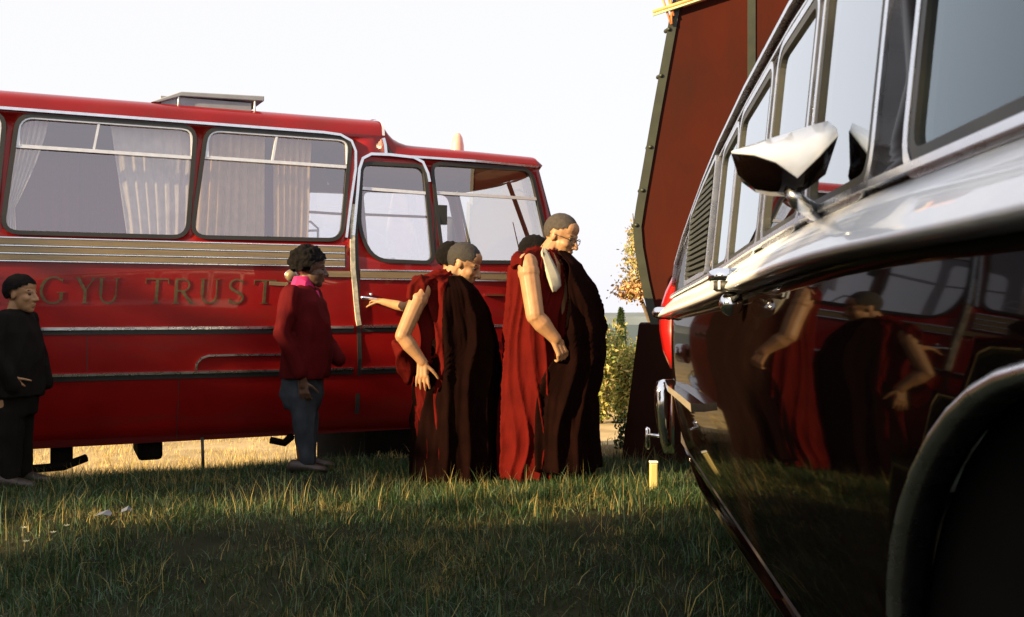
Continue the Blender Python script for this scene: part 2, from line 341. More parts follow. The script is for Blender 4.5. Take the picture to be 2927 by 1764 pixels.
for sg, y0 in ((1, 0), (-1, BW)):
    for i, p in enumerate(wins):
        o = S(-1.43*i)
        window(p, sg, y0, [(S(1.51)+o if i == 0 else S(1.51)+o, Zb(2.525)), (S(2.755 if i == 0 else 2.855)+o, Zb(2.515))], [(S(2.10)+o, Zb(2.53)), (S(2.14)+o, Zb(2.75))], True)
    window(dwin, sg, y0, P2([(2.885, 2.33), (3.50, 2.315)]))
    window(cwin, sg, y0, P2([(3.60, 2.325), (4.66, 2.32)]))
# roof: main shell and lower cab shell
def roof_rings(xs, gut, top):
    rings = []
    for x in xs:
        g, t = gut(x), top(x); yA = bw(x, g); ring = []
        for k in range(17):
            q = math.pi*k/16; cy = math.cos(q); yy = BW/2-(BW/2-yA)*math.copysign(abs(cy)**.55, cy); zz = g+(t-g)*abs(math.sin(q))**.62
            ring.append((x, yy, zz))
        rings.append(ring)
    return rings
mt = Zb(2.82)
main_top = lambda x: Zb(3.035) - (.10*max(0, (-x-4.5)/1.6)**2)
rb = B().loft(roof_rings([S(-7.0)+.0, S(-6.7), S(-6), S(-4), S(-2), 0, S(1), S(2), S(2.8), S(3.10)], lambda x: mt, main_top), False, False)
cab_g = Zb(2.64)
def fair(x):
    t = (x-S(3.10))/(S(3.42)-S(3.10)); t = min(max(t, 0), 1); return Zb(3.035)*(1-t)**2.2 + (Zb(2.815)-.02*(x-S(3.4)))*(1-(1-t)**2.2)
def cg(x):
    t = min(max((x-S(3.10))/(S(3.2)-S(3.10)), 0), 1); return mt*(1-t)+cab_g*t
rb.loft(roof_rings([S(3.10), S(3.13), S(3.17), S(3.22), S(3.28), S(3.36), S(3.45), S(3.8), S(4.2), S(4.5), S(4.68)], cg, fair), False, False)
rf = roof_rings([S(4.68)], cg, fair)[0]
front_tip = [(x+.03+.10*math.sin(math.pi*k/16), y, z*.35+(cab_g-.01)*.65) for k, (x, y, z) in enumerate(rf)]
front_low = [(x+.0+.09*math.sin(math.pi*k/16), y, cab_g-.03) for k, (x, y, z) in enumerate(rf)]
rb.loft([rf, front_tip, front_low], False, False)
roof = rb.build('roof', 'busred', bus)
lin = B(); lin.loft([[(x, y, z-.03) for (x, y, z) in r_] for r_ in roof_rings([S(-6.9), 0, S(3.08)], lambda x: mt, lambda x: main_top(x))], False, False)
lin.loft([[(x, y, z-.03) for (x, y, z) in r_] for r_ in roof_rings([S(3.12), S(3.2), S(3.4), S(4.66)], cg, fair)], False, False)
lin.build('headlining', 'lining', bus)
# rear end and nose
def cross(prof, bulge, name, mat, n=8, d=1):
    rings = []
    for (x, z) in prof:
        yA = bw(x, z); rings.append([(x+d*bulge*math.sin(math.pi*k/n), yA+(BW-2*yA)*k/n, z) for k in range(n+1)])
    return B().loft(rings, False, False).build(name, mat, bus)
cross(P2([(-7.0, .12), (-7.1, 1.4), (-7.05, 2.4), (-6.95, 2.82), (-6.95, 2.95)]), .12, 'rear_panel', 'busred', d=-1)
cross(P2([(5.1, .12), (5.26, .35), (5.27, 1.15), (5.18, 1.48), (4.93, 1.70)]), .28, 'nose_panel', 'busred')
# windscreen: two panes + posts
def wsx(z): return S(4.93)+(S(4.68)-S(4.93))*(z-Zb(1.70))/(Zb(2.64)-Zb(1.70))
def wpt(t, z): yA = bw(wsx(z), z); return (wsx(z)+.27*math.sin(math.pi*t)*(1-.4*(z-1.64)/.8), yA+(BW-2*yA)*t, z)
z0, z1 = Zb(1.70), Zb(2.63)
for (t0, t1) in ((.02, .49), (.51, .98)):
    ts = [t0+(t1-t0)*k/6 for k in range(7)]
    pn = B().loft([[wpt(t, z0) for t in ts], [wpt(t, (z0+z1)/2) for t in ts], [wpt(t, z1) for t in ts]], False, False).build('windscreen', 'glass', bus)
    B().tube([wpt(t, z0+.01) for t in ts]+[wpt(ts[-1], (z0+z1)/2)]+[wpt(t, z1-.01) for t in ts[::-1]]+[wpt(ts[0], (z0+z1)/2), wpt(ts[0], z0)], .014, 6).build('screen_rubber', 'rubber2', pn)
B().tube([wpt(.5, z0), wpt(.5, z1)], .022, 6).build('windscreen_post', 'rubber2', bus)
for (ta, tb_) in ((.30, .24), (.68, .62)):
    B().tube([Vector(wpt(ta, z0))+Vector((.05, 0, .0)), Vector(wpt(tb_, z0+.45))+Vector((.03, 0, 0))], [.008, .005], 6).build('wiper', 'rubber', bus)
# belt band: three gold ribs with bright edges
for k, (a, c) in enumerate(((1.745, 1.80), (1.685, 1.735), (1.625, 1.675))):
    strip(P2([(-7, (a+c)/2), (0, (a+c)/2), (2.72, (a+c)/2)]), K*(c-a)/2*.86, -.014, .0, bw).build('waistband_rib', 'gold', bus)
    strip(P2([(-7, a-.004), (0, a-.004), (2.72, a-.004)]), .0035, -.017, .0, bw).build('waistband_bead', 'silver', bus)
strip(P2([(-7, 1.803), (0, 1.803), (2.72, 1.803)]), .0035, -.017, .0, bw).build('waistband_bead', 'silver', bus)
strip(P2([(-7, 1.712), (0, 1.712), (2.73, 1.712)]), K*.097, -.003, .0, bw).build('waistband_backing', 'rubber', bus)
strip(P2([(2.5, 1.555), (2.79, 1.555)]), K*.026, -.012, 0, bw).build('waistband_rib', 'gold', bus)
for (a, c) in ((2.86, 3.55), (3.60, 5.10)):
    strip(P2([(a, 1.555), ((a+c)/2, 1.555), (c, 1.553)]), K*.030, -.010, .0, bw).build('cab_band', 'gold', bus)
    for zz in (1.594, 1.514): strip(P2([(a, zz), ((a+c)/2, zz), (c, zz)]), .005, -.014, .0, bw).build('cab_band_bead', 'silver', bus)
# rub rails
def rail(pts, hh=.010, mat='silver', name='rub_rail'):
    q = P2(pts); r_ = strip(q, hh, -.022, .0, bw).build(name, mat, bus)
    strip([(x, z-.026) for x, z in q], .016, -.006, .0, bw).build(name+'_base', 'rubber', r_); return r_
rail([(-7, 1.09), (0, 1.09), (2.80, 1.085)]); rail([(2.88, 1.09), (3.56, 1.09)]); rail([(3.62, 1.09), (5.2, 1.08)])
rail([(-7, .72), (0, .72), (2.80, .712)], .008); rail([(2.88, .712), (3.56, .712)], .008)
strip(P2([(1.455, .735), (1.462, .79), (1.50, .835), (1.56, .855), (1.8, .856), (2.35, .85)]), .007, -.016, 0, bw).build('hatch_moulding', 'silver', bus)
for xs_, za, zc in ((-.35, .14, .70), (1.32, .14, .70), (2.42, .14, .70), (.62, .75, 1.06), (-1.6, .14, 1.06), (4.0, .14, 1.06)):
    strip(P2([(xs_, za), (xs_, (za+zc)/2), (xs_, zc)]), .0025, -.0015, .0, bw).build('panel_joint', 'rubber', bus)
# gutter that turns down round the last window, door frame mouldings
gp = P2([(-7, 2.815), (0, 2.815), (2.55, 2.81), (2.70, 2.80), (2.80, 2.75), (2.835, 2.66), (2.83, 2.5), (2.78, 2.2), (2.735, 1.88)])
strip(gp, .010, -.022, 0, bw).build('gutter_moulding', 'silver', bus)
dp = P2([(2.80, 1.9), (2.845, 2.3), (2.865, 2.5), (2.90, 2.60), (2.98, 2.645), (3.15, 2.65), (3.38, 2.64), (3.47, 2.60), (3.515, 2.50), (3.53, 2.42)])
strip(dp, .011, -.02, 0, bw).build('door_moulding', 'silver', bus)
strip(P2([(3.36, 2.645), (4.0, 2.645), (4.68, 2.635)]), .009, -.02, 0, bw).build('cab_gutter', 'silver', bus)
strip(P2([(3.10, 2.80), (3.115, 2.74), (3.12, 2.66)]), .012, -.012, .0, bw).build('roof_joint_trim', 'silver', bus)
jt = B(); rr = roof_rings([S(3.09), S(3.115)], lambda x: mt, lambda x: Zb(3.037)+.006); jt.loft([[(x, y-.006 if y < 1 else y+.006, z+.004) for x, y, z in q] for q in rr], False, False); jt.build('roof_joint_trim', 'alum', bus)
# door gap and pale perished seal
strip(P2([(2.832, 2.3), (2.825, 1.9), (2.84, 1.3), (2.86, .8), (2.86, .3)]), .016, -.008, .0, bw).build('door_gap', 'rubber', bus)
sl = B(); pts = [(2.815, 2.18), (2.80, 2.0), (2.79, 1.8), (2.80, 1.6), (2.81, 1.45), (2.825, 1.3), (2.845, 1.15), (2.85, 1.1)]
strip(P2([(a+.006*random.uniform(-1, 1), c) for a, c in pts]), .018, -.016, -.0, bw, b=sl); sl.build('door_seal', 'sealwhite', bus)
strip(P2([(3.575, 2.5), (3.58, 1.9), (3.585, 1.2), (3.585, .3)]), .008, -.003, .0, bw).build('door_gap', 'rubber', bus)
hd = B(); hx, hzv = S(2.95), Zb(1.335)
hd.cap_((hx-.07, bw(hx, hzv)-.045, hzv+.01), .014, (hx+.06, bw(hx, hzv)-.045, hzv-.005), .011); hd.cap_((hx-.05, -.0, hzv), .012, (hx-.05, -.045, hzv+.008), .012); hd.cap_((hx+.0, -.0, hzv+.03), .012, (hx, -.03, hzv+.035), .014)
hd.build('door_handle', 'chrome', bus)
strip(P2([(4.08, 1.38), (4.27, 1.378)]), .009, -.03, 0, bw).build('bonnet_catch', 'chrome', bus)
# roof vent (open, propped) and beacon
vb = B(); vz = Zb(3.0)
rings = [[(S(1.12), .20, vz-.01), (S(1.36), .20, vz+.085), (S(2.06), .20, vz+.105), (S(2.06), .20, vz+.065), (S(1.36), .20, vz+.05), (S(1.18), .20, vz-.01)],
         [(S(1.12), .95, vz+.03), (S(1.36), .95, vz+.125), (S(2.06), .95, vz+.145), (S(2.06), .95, vz+.105), (S(1.36), .95, vz+.09), (S(1.18), .95, vz+.02)]]
vb.loft(rings, True, True, False); vent = vb.build('roof_vent', 'ventgrey', bus, bevel=.006)
B().box((S(1.2), .22, vz-.06), (S(1.95), .93, vz+.045)).build('vent_base', 'ventgrey', vent)
for xx in (1.34, 1.98):
    B().tube([(S(xx), .21, vz-.05), (S(xx), .21, vz+.07)], .008, 6).build('vent_prop', 'alum', vent)
bc = B().lathe([(.001, .20), (.025, .195), (.045, .16), (.058, .09), (.06, .0), (.065, -.03)], (S(4.13), .75, Zb(2.80)+.015)).build('beacon', 'amber', bus)
# lettering
def letter_strokes():
    D = {}
    def arc(cx, cy, rx, ry, a0, a1, n=14): return [(cx+rx*math.cos(R(a0+(a1-a0)*k/n)), cy+ry*math.sin(R(a0+(a1-a0)*k/n))) for k in range(n+1)]
    T, t, sf = .115, .045, .03
    D['K'] = ([([(.1, 0), (.1, 1)], T), ([(.62, 1), (.1, .45)], t), ([(.22, .56), (.68, 0)], T), ([(0, .01), (.22, .01)], sf), ([(0, .99), (.22, .99)], sf), ([(.5, .99), (.72, .99)], sf), ([(.55, .01), (.8, .01)], sf)], .78)
    D['A'] = ([([(.05, 0), (.38, 1)], t), ([(.36, 1), (.70, 0)], T), ([(.16, .33), (.60, .33)], t), ([(-.05, .01), (.16, .01)], sf), ([(.58, .01), (.82, .01)], sf)], .78)
    D['G'] = ([(arc(.45, .5, .42, .5, 48, 180), .07), (arc(.45, .5, .42, .5, 130, 230), T), (arc(.45, .5, .42, .5, 180, 310), .07), ([(.74, .12), (.74, .42)], T), ([(.58, .42), (.88, .42)], sf), ([(.75, .80), (.77, .97)], sf)], .92)
    D['Y'] = ([([(.06, 1), (.36, .48)], T), ([(.68, 1), (.36, .48)], t), ([(.36, .5), (.36, 0)], T), ([(-.04, .99), (.18, .99)], sf), ([(.57, .99), (.78, .99)], sf), ([(.24, .01), (.48, .01)], sf)], .74)
    D['U'] = ([([(.12, 1), (.12, .35)], T), (arc(.40, .35, .28, .34, 180, 360), .07), ([(.68, .35), (.68, 1)], t), ([(0, .99), (.25, .99)], sf), ([(.57, .99), (.79, .99)], sf)], .80)
    D['T'] = ([([(.36, 0), (.36, 1)], T), ([(0, .97), (.72, .97)], .055), ([(.01, .98), (.0, .78)], sf), ([(.71, .98), (.72, .78)], sf), ([(.24, .01), (.48, .01)], sf)], .74)
    D['R'] = ([([(.12, 0), (.12, 1)], T), ([(.12, .97), (.38, .97)]+arc(.38, .74, .22, .23, 90, -90)+[(.12, .51)], .065), ([(.34, .5), (.70, 0)], T), ([(0, .01), (.25, .01)], sf), ([(.60, .01), (.80, .01)], sf)], .76)
    D['S'] = ([(arc(.34, .74, .24, .25, 35, 200), .07), ([(.105, .68), (.20, .57), (.45, .43), (.56, .33)], T), (arc(.34, .26, .25, .26, 15, -150), .07), ([(.55, .80), (.56, .97)], sf), ([(.09, .02), (.10, .22)], sf)], .66)
    return D
LS = letter_strokes()
def put_letter(ch, s0, zb, H, wid=1.0):
    st, w = LS[ch]; bb = B(); k = 0
    for pts_, tk in st:
        k += 1; q = [(S(s0)+(x+.06*y)*H*wid, zb+y*H) for x, y in pts_]
        if len(q) == 2: q = [q[0], ((q[0][0]+q[1][0])/2, (q[0][1]+q[1][1])/2), q[1]]
        strip(q, tk*H*.5, -.0035-.0004*k, .001, bw, b=bb)
    o = bb.build('letter', 'goldleaf', bus); o['label'] = 'gold serif letter ' + ch
LH = K*.205
for ch, s0, wd in (('K', -.17, 1), ('A', .05, 1), ('G', .275, 1), ('Y', .53, .95), ('U', .69, 1), ('T', 1.05, 1.2), ('R', 1.265, 1.05), ('U', 1.475, 1), ('S', 1.70, 1.1), ('T', 1.92, 1.25)):
    put_letter(ch, s0, Zb(1.292), LH, wd)
lx_, lz_ = S(2.245), Zb(1.535)
ml = B().lathe([(.042, .0), (.042, -.012), (.036, -.026), (.02, -.034), (.001, -.036)], (lx_, bw(lx_, lz_), lz_), 'y', 20).build('marker_lamp', 'gold', bus)
B().lathe([(.047, .0), (.047, -.008), (.042, -.012), (.041, .0)], (lx_, bw(lx_, lz_), lz_), 'y', 20).build('lamp_rim', 'silver', ml)
strip(P2([(2.06, 1.468), (2.14, 1.464), (2.22, 1.462)]), .014, -.006, .0, bw).build('lettering_flourish', 'gold', bus)
# interior: floor, partition, curtains, seats, dash, wheel
B().box((S(-6.9), .08, .62), (S(4.9), BW-.08, .68)).build('cabin_floor', 'floor', bus)
def curtain(side, top, bot, z0_, z1_, nf, mid=None, amp=.018, mat='curtain'):
    yb = .10 if side == 0 else BW-.10; sg = 1 if side == 0 else -1; rings = []
    N = nf*8
    for i in range(9):
        t = i/8; z = z1_+(z0_-z1_)*t
        if mid and t > mid[0]: u_ = (t-mid[0])/(1-mid[0]); a = mid[1]+(bot[0]-mid[1])*u_; c = mid[2]+(bot[1]-mid[2])*u_
        elif mid: u_ = t/mid[0]; a = top[0]+(mid[1]-top[0])*u_**1.4; c = top[1]+(mid[2]-top[1])*u_**1.4
        else: a = top[0]+(bot[0]-top[0])*t; c = top[1]+(bot[1]-top[1])*t
        rings.append([(S(a+(c-a)*k/N), yb+sg*(bw(0, z)+amp*(math.sin(k/N*nf*2*math.pi+.3*math.sin(z*9))+.4*math.sin(k*1.7))), z) for k in range(N+1)])
    return B().loft(rings, False, False).build('curtain', mat, bus)
zt, zl = Zb(2.78), Zb(1.80)
curtain(0, (.10, .34), (.0, .11), zl, zt, 6, (.75, .02, .10)); curtain(0, (.80, 1.46), (.93, 1.40), zl, zt, 7, amp=.007)
curtain(0, (1.50, 2.06), (1.42, 2.04), zl, zt, 8, mat='suncurtain'); curtain(0, (2.13, 2.47), (2.12, 2.42), zl, zt, 6, mat='suncurtain')
for i in (1, 2, 3, 4):
    o = -1.43*i; curtain(0, (.02+o, .34+o), (.0+o, .11+o), zl, zt, 6, (.75, .02+o, .12+o)); curtain(0, (.82+o, 1.46+o), (.93+o, 1.40+o), zl, zt, 7, amp=.008)
for (a, c) in ((-.05, .62), (.6, 1.42), (1.40, 1.90), (1.94, 2.6), (-1.4, -.2), (-3, -1.5)):
    curtain(1, (a, c), (a, c), zl, zt, max(4, int((c-a)*10)), mat='mauve')
def seat(x, y, par, mat='seat', h0=.68, w=.9, sc=1.):
    st = B(); st.loft([[(x+dx, yy, zz) for dx, zz in ((0, h0+.30), (.42*sc, h0+.34), (.42*sc, h0+.46), (0, h0+.42))] for yy in (y, y+w)], True, True, False)
    o = st.build('seat_cushion', mat, par, bevel=.02)
    bk = B(); bk.loft([[(x-.05+dx, yy, zz) for dx, zz in ((0, h0+.4), (.10, h0+.4), (-.06, h0+1.05*sc), (-.14, h0+1.02*sc))] for yy in (y, y+w)], True, True, False)
    bk.build('seat_back', mat, o, bevel=.025)
for i in range(6):
    for y in (.14, 1.16): seat(S(1.2-1.0*i), y, bus, 'seat', .68, .85, .95)
seat(S(3.75), .35, bus, 'seat', .68, .5, .9); seat(S(3.75), 1.3, bus, 'seat', .68, .5, .9)
B().box((S(4.55), .2, 1.15), (S(4.9), BW-.2, 1.60)).build('dashboard', 'dark', bus, bevel=.03)
swc = Vector((S(4.4), 1.5, 1.68)); sw = B(); ring = []
for k in range(25):
    q = 2*math.pi*k/24; ring.append(swc+Vector((-.16*math.sin(q)*.6, .2*math.cos(q), .2*math.sin(q)*.8)))
sw.tube(ring, .013, 6); sw.tube([ring[0], ring[12]], .01, 6); sw.tube([swc, swc+Vector((.25, 0, -.3))], .02, 6); sw.build('steering_wheel', 'rubber', bus)
gr = B(); gr.tube([(S(2.62), .5, Zb(1.78)), (S(2.62), .5, Zb(2.0)), (S(2.55), .5, Zb(2.06)), (S(2.45), .5, Zb(2.05)), (S(2.41), .5, Zb(2.0)), (S(2.44), .5, Zb(1.97)), (S(2.62), .5, Zb(1.98))], .010, 6); gr.build('grab_rail', 'alum', bus)
mr_ = B().box((S(3.62), .02, Zb(2.03)), (S(3.70), .05, Zb(2.21))).build('inner_mirror', 'rubber2', bus)
# mirrors outside the far screen seen through the cab
for (xx, yy) in ((4.75, BW+.12),):
    mb = B().box((S(xx), yy, Zb(2.05)), (S(xx)+.05, yy+.17, Zb(2.36))).build('door_mirror', 'rubber2', bus, bevel=.01)
    B().tube([(S(xx)+.02, yy+.02, Zb(2.36)), (S(xx)+.02, yy-.1, Zb(2.5)), (S(xx)-.05, BW-.08, Zb(2.52))], .008, 6).build('mirror_arm', 'rubber2', mb)
# wheels and underbody
def wheel(x, y, par, r=.42, w=.22, sg=-1, zc=None):
    zc = r if zc is None else zc
    t = B().lathe([(r*.58, 0), (r*.9, -.0), (r, .04), (r, w-.04), (r*.9, w), (r*.58, w)], (x, y, zc), 'y', 28).build('wheel', 'tyre', par)
    yo = y if sg < 0 else y+w
    rm = B().lathe([(r*.57, .05*-sg), (r*.54, .0), (r*.30, .03*-sg), (r*.24, -.03*-sg), (.01, -.03*-sg)], (x, yo+.01*-sg, zc), 'y', 24).build('rim', 'darkbrown', t); return t
for xx in (-4.2, 4.2):
    wheel(S(xx), .10, bus, .46, zc=.17); wheel(S(xx), BW-.35, bus, .46, sg=1, zc=.17)
B().box((S(-6.5), .5, .28), (S(4.6), BW-.5, .60)).build('chassis', 'dark', bus)
B().box((S(2.98), .22, -.24), (S(5.0), BW-.3, .30)).build('step_well', 'dark', bus)
B().box((S(1.02), .25, .13), (S(1.22), .8, .34)).build('fuel_tank', 'dark', bus, bevel=.03)
B().tube([(S(-.2), .2, .12), (S(.1), .2, .125), (S(.45), .22, .13), (S(.62), .3, .17)], .03, 8).build('exhaust_pipe', 'dark', bus)
B().box((S(.35), .25, .12), (S(.52), .6, .34)).build('battery_box', 'dark', bus)
B().tube([(S(1.52), .1, .30), (S(1.53), .1, -.0)], .012, 6).build('stay_rod', 'rubber', bus)
B().tube([(S(2.1), .12, .25), (S(2.22), .14, .22), (S(2.3), .2, .26)], .03, 6).build('step_bracket', 'dark', bus)
for yy in (.2, BW-.45):
    hl = B().lathe([(.001, .14), (.07, .13), (.10, .09), (.105, 0)], (S(5.27)+.12, yy+.12, .85), 'x', 20).build('headlamp', 'chrome', bus)
bmp = cross(P2([(5.30, .30), (5.36, .36), (5.36, .5), (5.30, .56)]), .28, 'front_bumper', 'chrome')

# ------------------------------------------------------------------ near dark minibus
van = empty('dark_minibus', (.42, 0, 0), R(90-4.574))
tag(van, 'glossy dark minibus close on the right with chrome mirror, reflecting the coach and monks', 'minibus')
VW = 1.78
def vw(x, z):    # outside is +y in local space; use sgn=-1 so y = -(warp)
    t = 0.
    t += .27*(z-1.04)**2 if z < 1.33 else .27*(.29)**2 + .10*(z-1.33)
    if z < .7: t += .12*(.7-z)**2
    if x > 5.2: t += .05*((x-5.2)/.65)**2
    return t
vcuts = [.45, .55, .65, .75, .85, .95, 1.05, 1.15, 1.22, 1.28, 1.33, 1.38, 1.45, 1.6, 1.8, 1.95]
belt = [(-1.7, 1.43), (.97, 1.435), (1.61, 1.44), (2.0, 1.435), (2.67, 1.41), (3.18, 1.385), (4.0, 1.355), (4.65, 1.335), (5.65, 1.30)]
def bz(x):
    for (a, za), (c, zc_) in zip(belt, belt[1:]):
        if a <= x <= c: return za+(zc_-za)*(x-a)/(c-a)
    return belt[0][1] if x < 0 else belt[-1][1]
roofl = [(-1.75, 1.95), (-1.5, 2.03), (0, 2.05), (1.5, 2.05), (2.5, 2.02), (3.2, 1.965), (3.8, 1.89), (4.23, 1.81), (4.6, 1.72), (4.97, 1.625), (5.35, 1.50)]
def rz(x):
    for (a, za), (c, zc_) in zip(roofl, roofl[1:]):
        if a <= x <= c: return za+(zc_-za)*(x-a)/(c-a)
    return roofl[0][1] if x < 0 else roofl[-1][1]
AX, AZ, AR = .88, .63, .56
endp = [(5.62, 1.38), (5.74, 1.22), (5.82, 1.0), (5.82, .7), (5.72, .42)]
ar = arch(AX, AZ, AR, -28.8, 208.8, 26)
vout = [(-1.75, .42)] + [(AX-AR*math.cos(R(28.8)), .36)] + ar[::-1][1:-1] + [(AX+AR*math.cos(R(28.8)), .36)] + [(2.75, .385), (4.0, .32), (5.1, .27)] + endp[::-1] + roofl[::-1] + [(-1.85, 1.5), (-1.9, 1.0)]
def vwin(a, c, h0=.025, h1=.10, r=.05, lean=.0): return rquad([(a, bz(a)+h0), (c, bz(c)+h0), (c+lean, rz(c)-h1), (a+lean, rz(a)-h1)], r)
vwins = [vwin(-1.5, -.35), vwin(-.25, 1.42), vwin(1.64, 2.085), vwin(2.19, 2.62), vwin(2.73, 3.25), vwin(3.32, 3.66)]
for sg, y0 in ((-1, 0), (1, -VW)):
    panel(vout, vwins if sg < 0 else vwins[2:], vw, .04, 'side_panel', 'vanpaint', van, vcuts, sg, y0)
    for i, p in enumerate(vwins):
        if sg > 0 and i < 2: continue
        fr = ringstrip(inset(p, -.012), .022, -.006, .02, vw, sg, y0).build('window', 'rubber2', van)
        ringstrip(inset(p, -.034), .020, -.008, .0, vw, sg, y0).build('window_trim', 'silver', fr)
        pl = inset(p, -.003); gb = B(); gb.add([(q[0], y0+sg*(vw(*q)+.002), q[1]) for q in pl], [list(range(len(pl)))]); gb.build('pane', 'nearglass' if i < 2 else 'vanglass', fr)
    # shoulder moulding under the windows with sky reflection painted in, bead, gutters, sill strips
    bl = [(x, z-.052) for x, z in belt[1:-1]]; bl = [(-1.7, 1.378)]+bl+[(5.15, 1.262)]
    dense = [(x, bz(x)-.056) for x in np.linspace(-1.7, 5.6, 44)]
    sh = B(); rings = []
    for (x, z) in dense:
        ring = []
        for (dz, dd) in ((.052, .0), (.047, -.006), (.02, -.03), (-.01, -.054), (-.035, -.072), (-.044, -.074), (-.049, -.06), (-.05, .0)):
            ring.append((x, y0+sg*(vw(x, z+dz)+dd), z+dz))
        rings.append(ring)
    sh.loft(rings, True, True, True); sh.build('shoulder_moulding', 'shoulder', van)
    strip([(x, bz(x)+.006) for x in np.linspace(-1.7, 5.6, 34)], .006, -.022, 0, vw, sg, y0).build('belt_bead', 'silver', van)
    strip([(x, z-.012) for x, z in roofl]+[(5.6, 1.38)], .008, -.02, .0, vw, sg, y0).build('gutter', 'silver', van)
    strip([(x, z-.06) for x, z in roofl[:-1]], .004, -.008, .0, vw, sg, y0).build('header_bead', 'silver', van)
    for dz in (.0, .035): strip([(1.42, .385+dz), (2.0, .395+dz), (2.75, .41+dz), (4.0, .345+dz), (5.1, .295+dz), (5.7, .45+dz)], .007, -.022, .0, vw, sg, y0).build('sill_strip', 'chrome', van)
    # wheel arch lip
    lip = B(); rings = []
    for k in range(33):
        q = R(-25+230*k/32); ring = []
        for (dr, dd) in ((.0, .03), (.0, -.010), (.010, -.017), (.020, -.011), (.024, .002)):
            x, z = AX+(AR-.004+dr)*math.cos(q), AZ+(AR-.004+dr)*math.sin(q); ring.append((x, y0+sg*(vw(x, z)+dd), z))
        rings.append(ring)
    lip.loft(rings, True, True); lip.build('arch_lip', 'silver', van)
# louvred vent behind the last window
lp = rquad([(3.80, bz(3.8)+.03), (4.62, bz(4.62)+.03), (4.62, rz(4.62)-.04), (4.2, rz(4.2)-.05), (3.80, rz(3.8)-.06)], .03)
lv = B().add([(p[0], -vw(*p)+.006, p[1]) for p in lp], [list(range(len(lp)))]).build('louvre_grille', 'rubber', van)
ringstrip(inset(lp, -.012), .02, -.02, .0, vw, -1, 0).build('louvre_frame', 'silver', lv)
for k in range(19):
    z = 1.40+.024*k; zm = rz(4.35)-.05
    xe = 4.60
    if z > rz(4.60)-.06: xe = max([x for x in np.linspace(3.82, 4.6, 30) if rz(x)-.075 > z], default=0)
    if xe < 4.0: continue
    strip([(3.83, z), (xe, z)], .0065, -.022, .0, vw, -1, 0).build('louvre_slat', 'olive', lv)
# roof, rear, front, floor
def vcross(prof, bulge, name, mat, d, n=10):
    rings = []
    for (x, z) in prof:
        yA = vw(x, z); rings.append([(x+d[0]*bulge*math.sin(math.pi*k/n)**.6, -yA-(VW-2*yA)*k/n, z+d[1]*bulge*math.sin(math.pi*k/n)**.6) for k in range(n+1)])
    return B().loft(rings, False, False).build(name, mat, van)
vcross([(-1.75, 1.95)]+roofl[1:]+[(5.62, 1.38)], .07, 'roof', 'vanpaint', (0, 1))
vcross(endp, .06, 'end_panel', 'redfin', (1, 0)); vcross([(-1.75, 1.95), (-1.85, 1.5), (-1.9, 1.0), (-1.75, .42)], .08, 'front_panel', 'vanpaint', (-1, 0))
B().box((-1.7, -VW+.06, .50), (5.6, -.08, .56)).build('cabin_floor', 'floor', van)
# wheels
wheel(AX, -.36, van, .47, .26, sg=1, zc=.47); wheel(AX, -VW+.10, van, .47, .26, sg=-1, zc=.47)
B().lathe([(AR+.01, -.42), (AR+.01, -.05)], (AX, 0, AZ), 'y', 30).build('wheel_well', 'dark', van)
# red tail corner
tf = B(); rings = []
for (z, yo, xo) in ((1.66, -.13, 5.62), (1.58, -.105, 5.70), (1.50, -.075, 5.78), (1.42, -.045, 5.85), (1.35, -.015, 5.90), (1.28, .005, 5.93), (1.21, .018, 5.94), (1.12, .018, 5.93), (1.0, .0, 5.90), (.9, -.04, 5.86)):
    rings.append([(xo-.14, yo-.06, z), (xo-.07, yo-.012, z), (xo, yo, z), (xo+.05, yo-.03, z), (xo+.08, yo-.10, z), (xo+.05, -.34, z), (xo-.12, -.34, z)])
tf.loft(rings); tfo = tf.build('tail_corner', 'redfin', van); tfo['label'] = 'rounded red corner with sunlit brightness painted in'
# wrap round bumper, overrider, bracket pieces
bp_ = [(3.80, .872), (4.3, .865), (5.0, .85), (5.8, .82)]
strip(bp_, .016, -.05, .0, vw, -1, 0).build('bumper_wrap', 'chrome', van)
ob = B(); rings = []
for (z, w, pr) in ((.835, .012, .03), (.82, .030, .07), (.76, .038, .085), (.66, .036, .082), (.56, .030, .07), (.46, .020, .05), (.40, .008, .03)):
    xo = 5.88-.1*(.8-z)*.5; cy = -.035
    rings.append([(xo-w, cy, z), (xo-w, cy+pr*.7, z), (xo-w*.4, cy+pr, z), (xo+w*.4, cy+pr, z), (xo+w, cy+pr*.7, z), (xo+w, cy, z), (xo, cy-.03, z)])
ob.loft(rings, True, True, True); ob.build('overrider', 'chrome', van)
vcross([(5.80, .80), (5.86, .78), (5.86, .62), (5.80, .58)], .05, 'rear_bumper', 'chrome', (1, 0))
tb0 = B().cap_((5.93, .088, .53), .017, (5.93, .088, .43), .017); tb0.cap_((5.86, .01, .50), .010, (5.93, .085, .50), .010); tb0.build('tow_bracket', 'chrome', van)

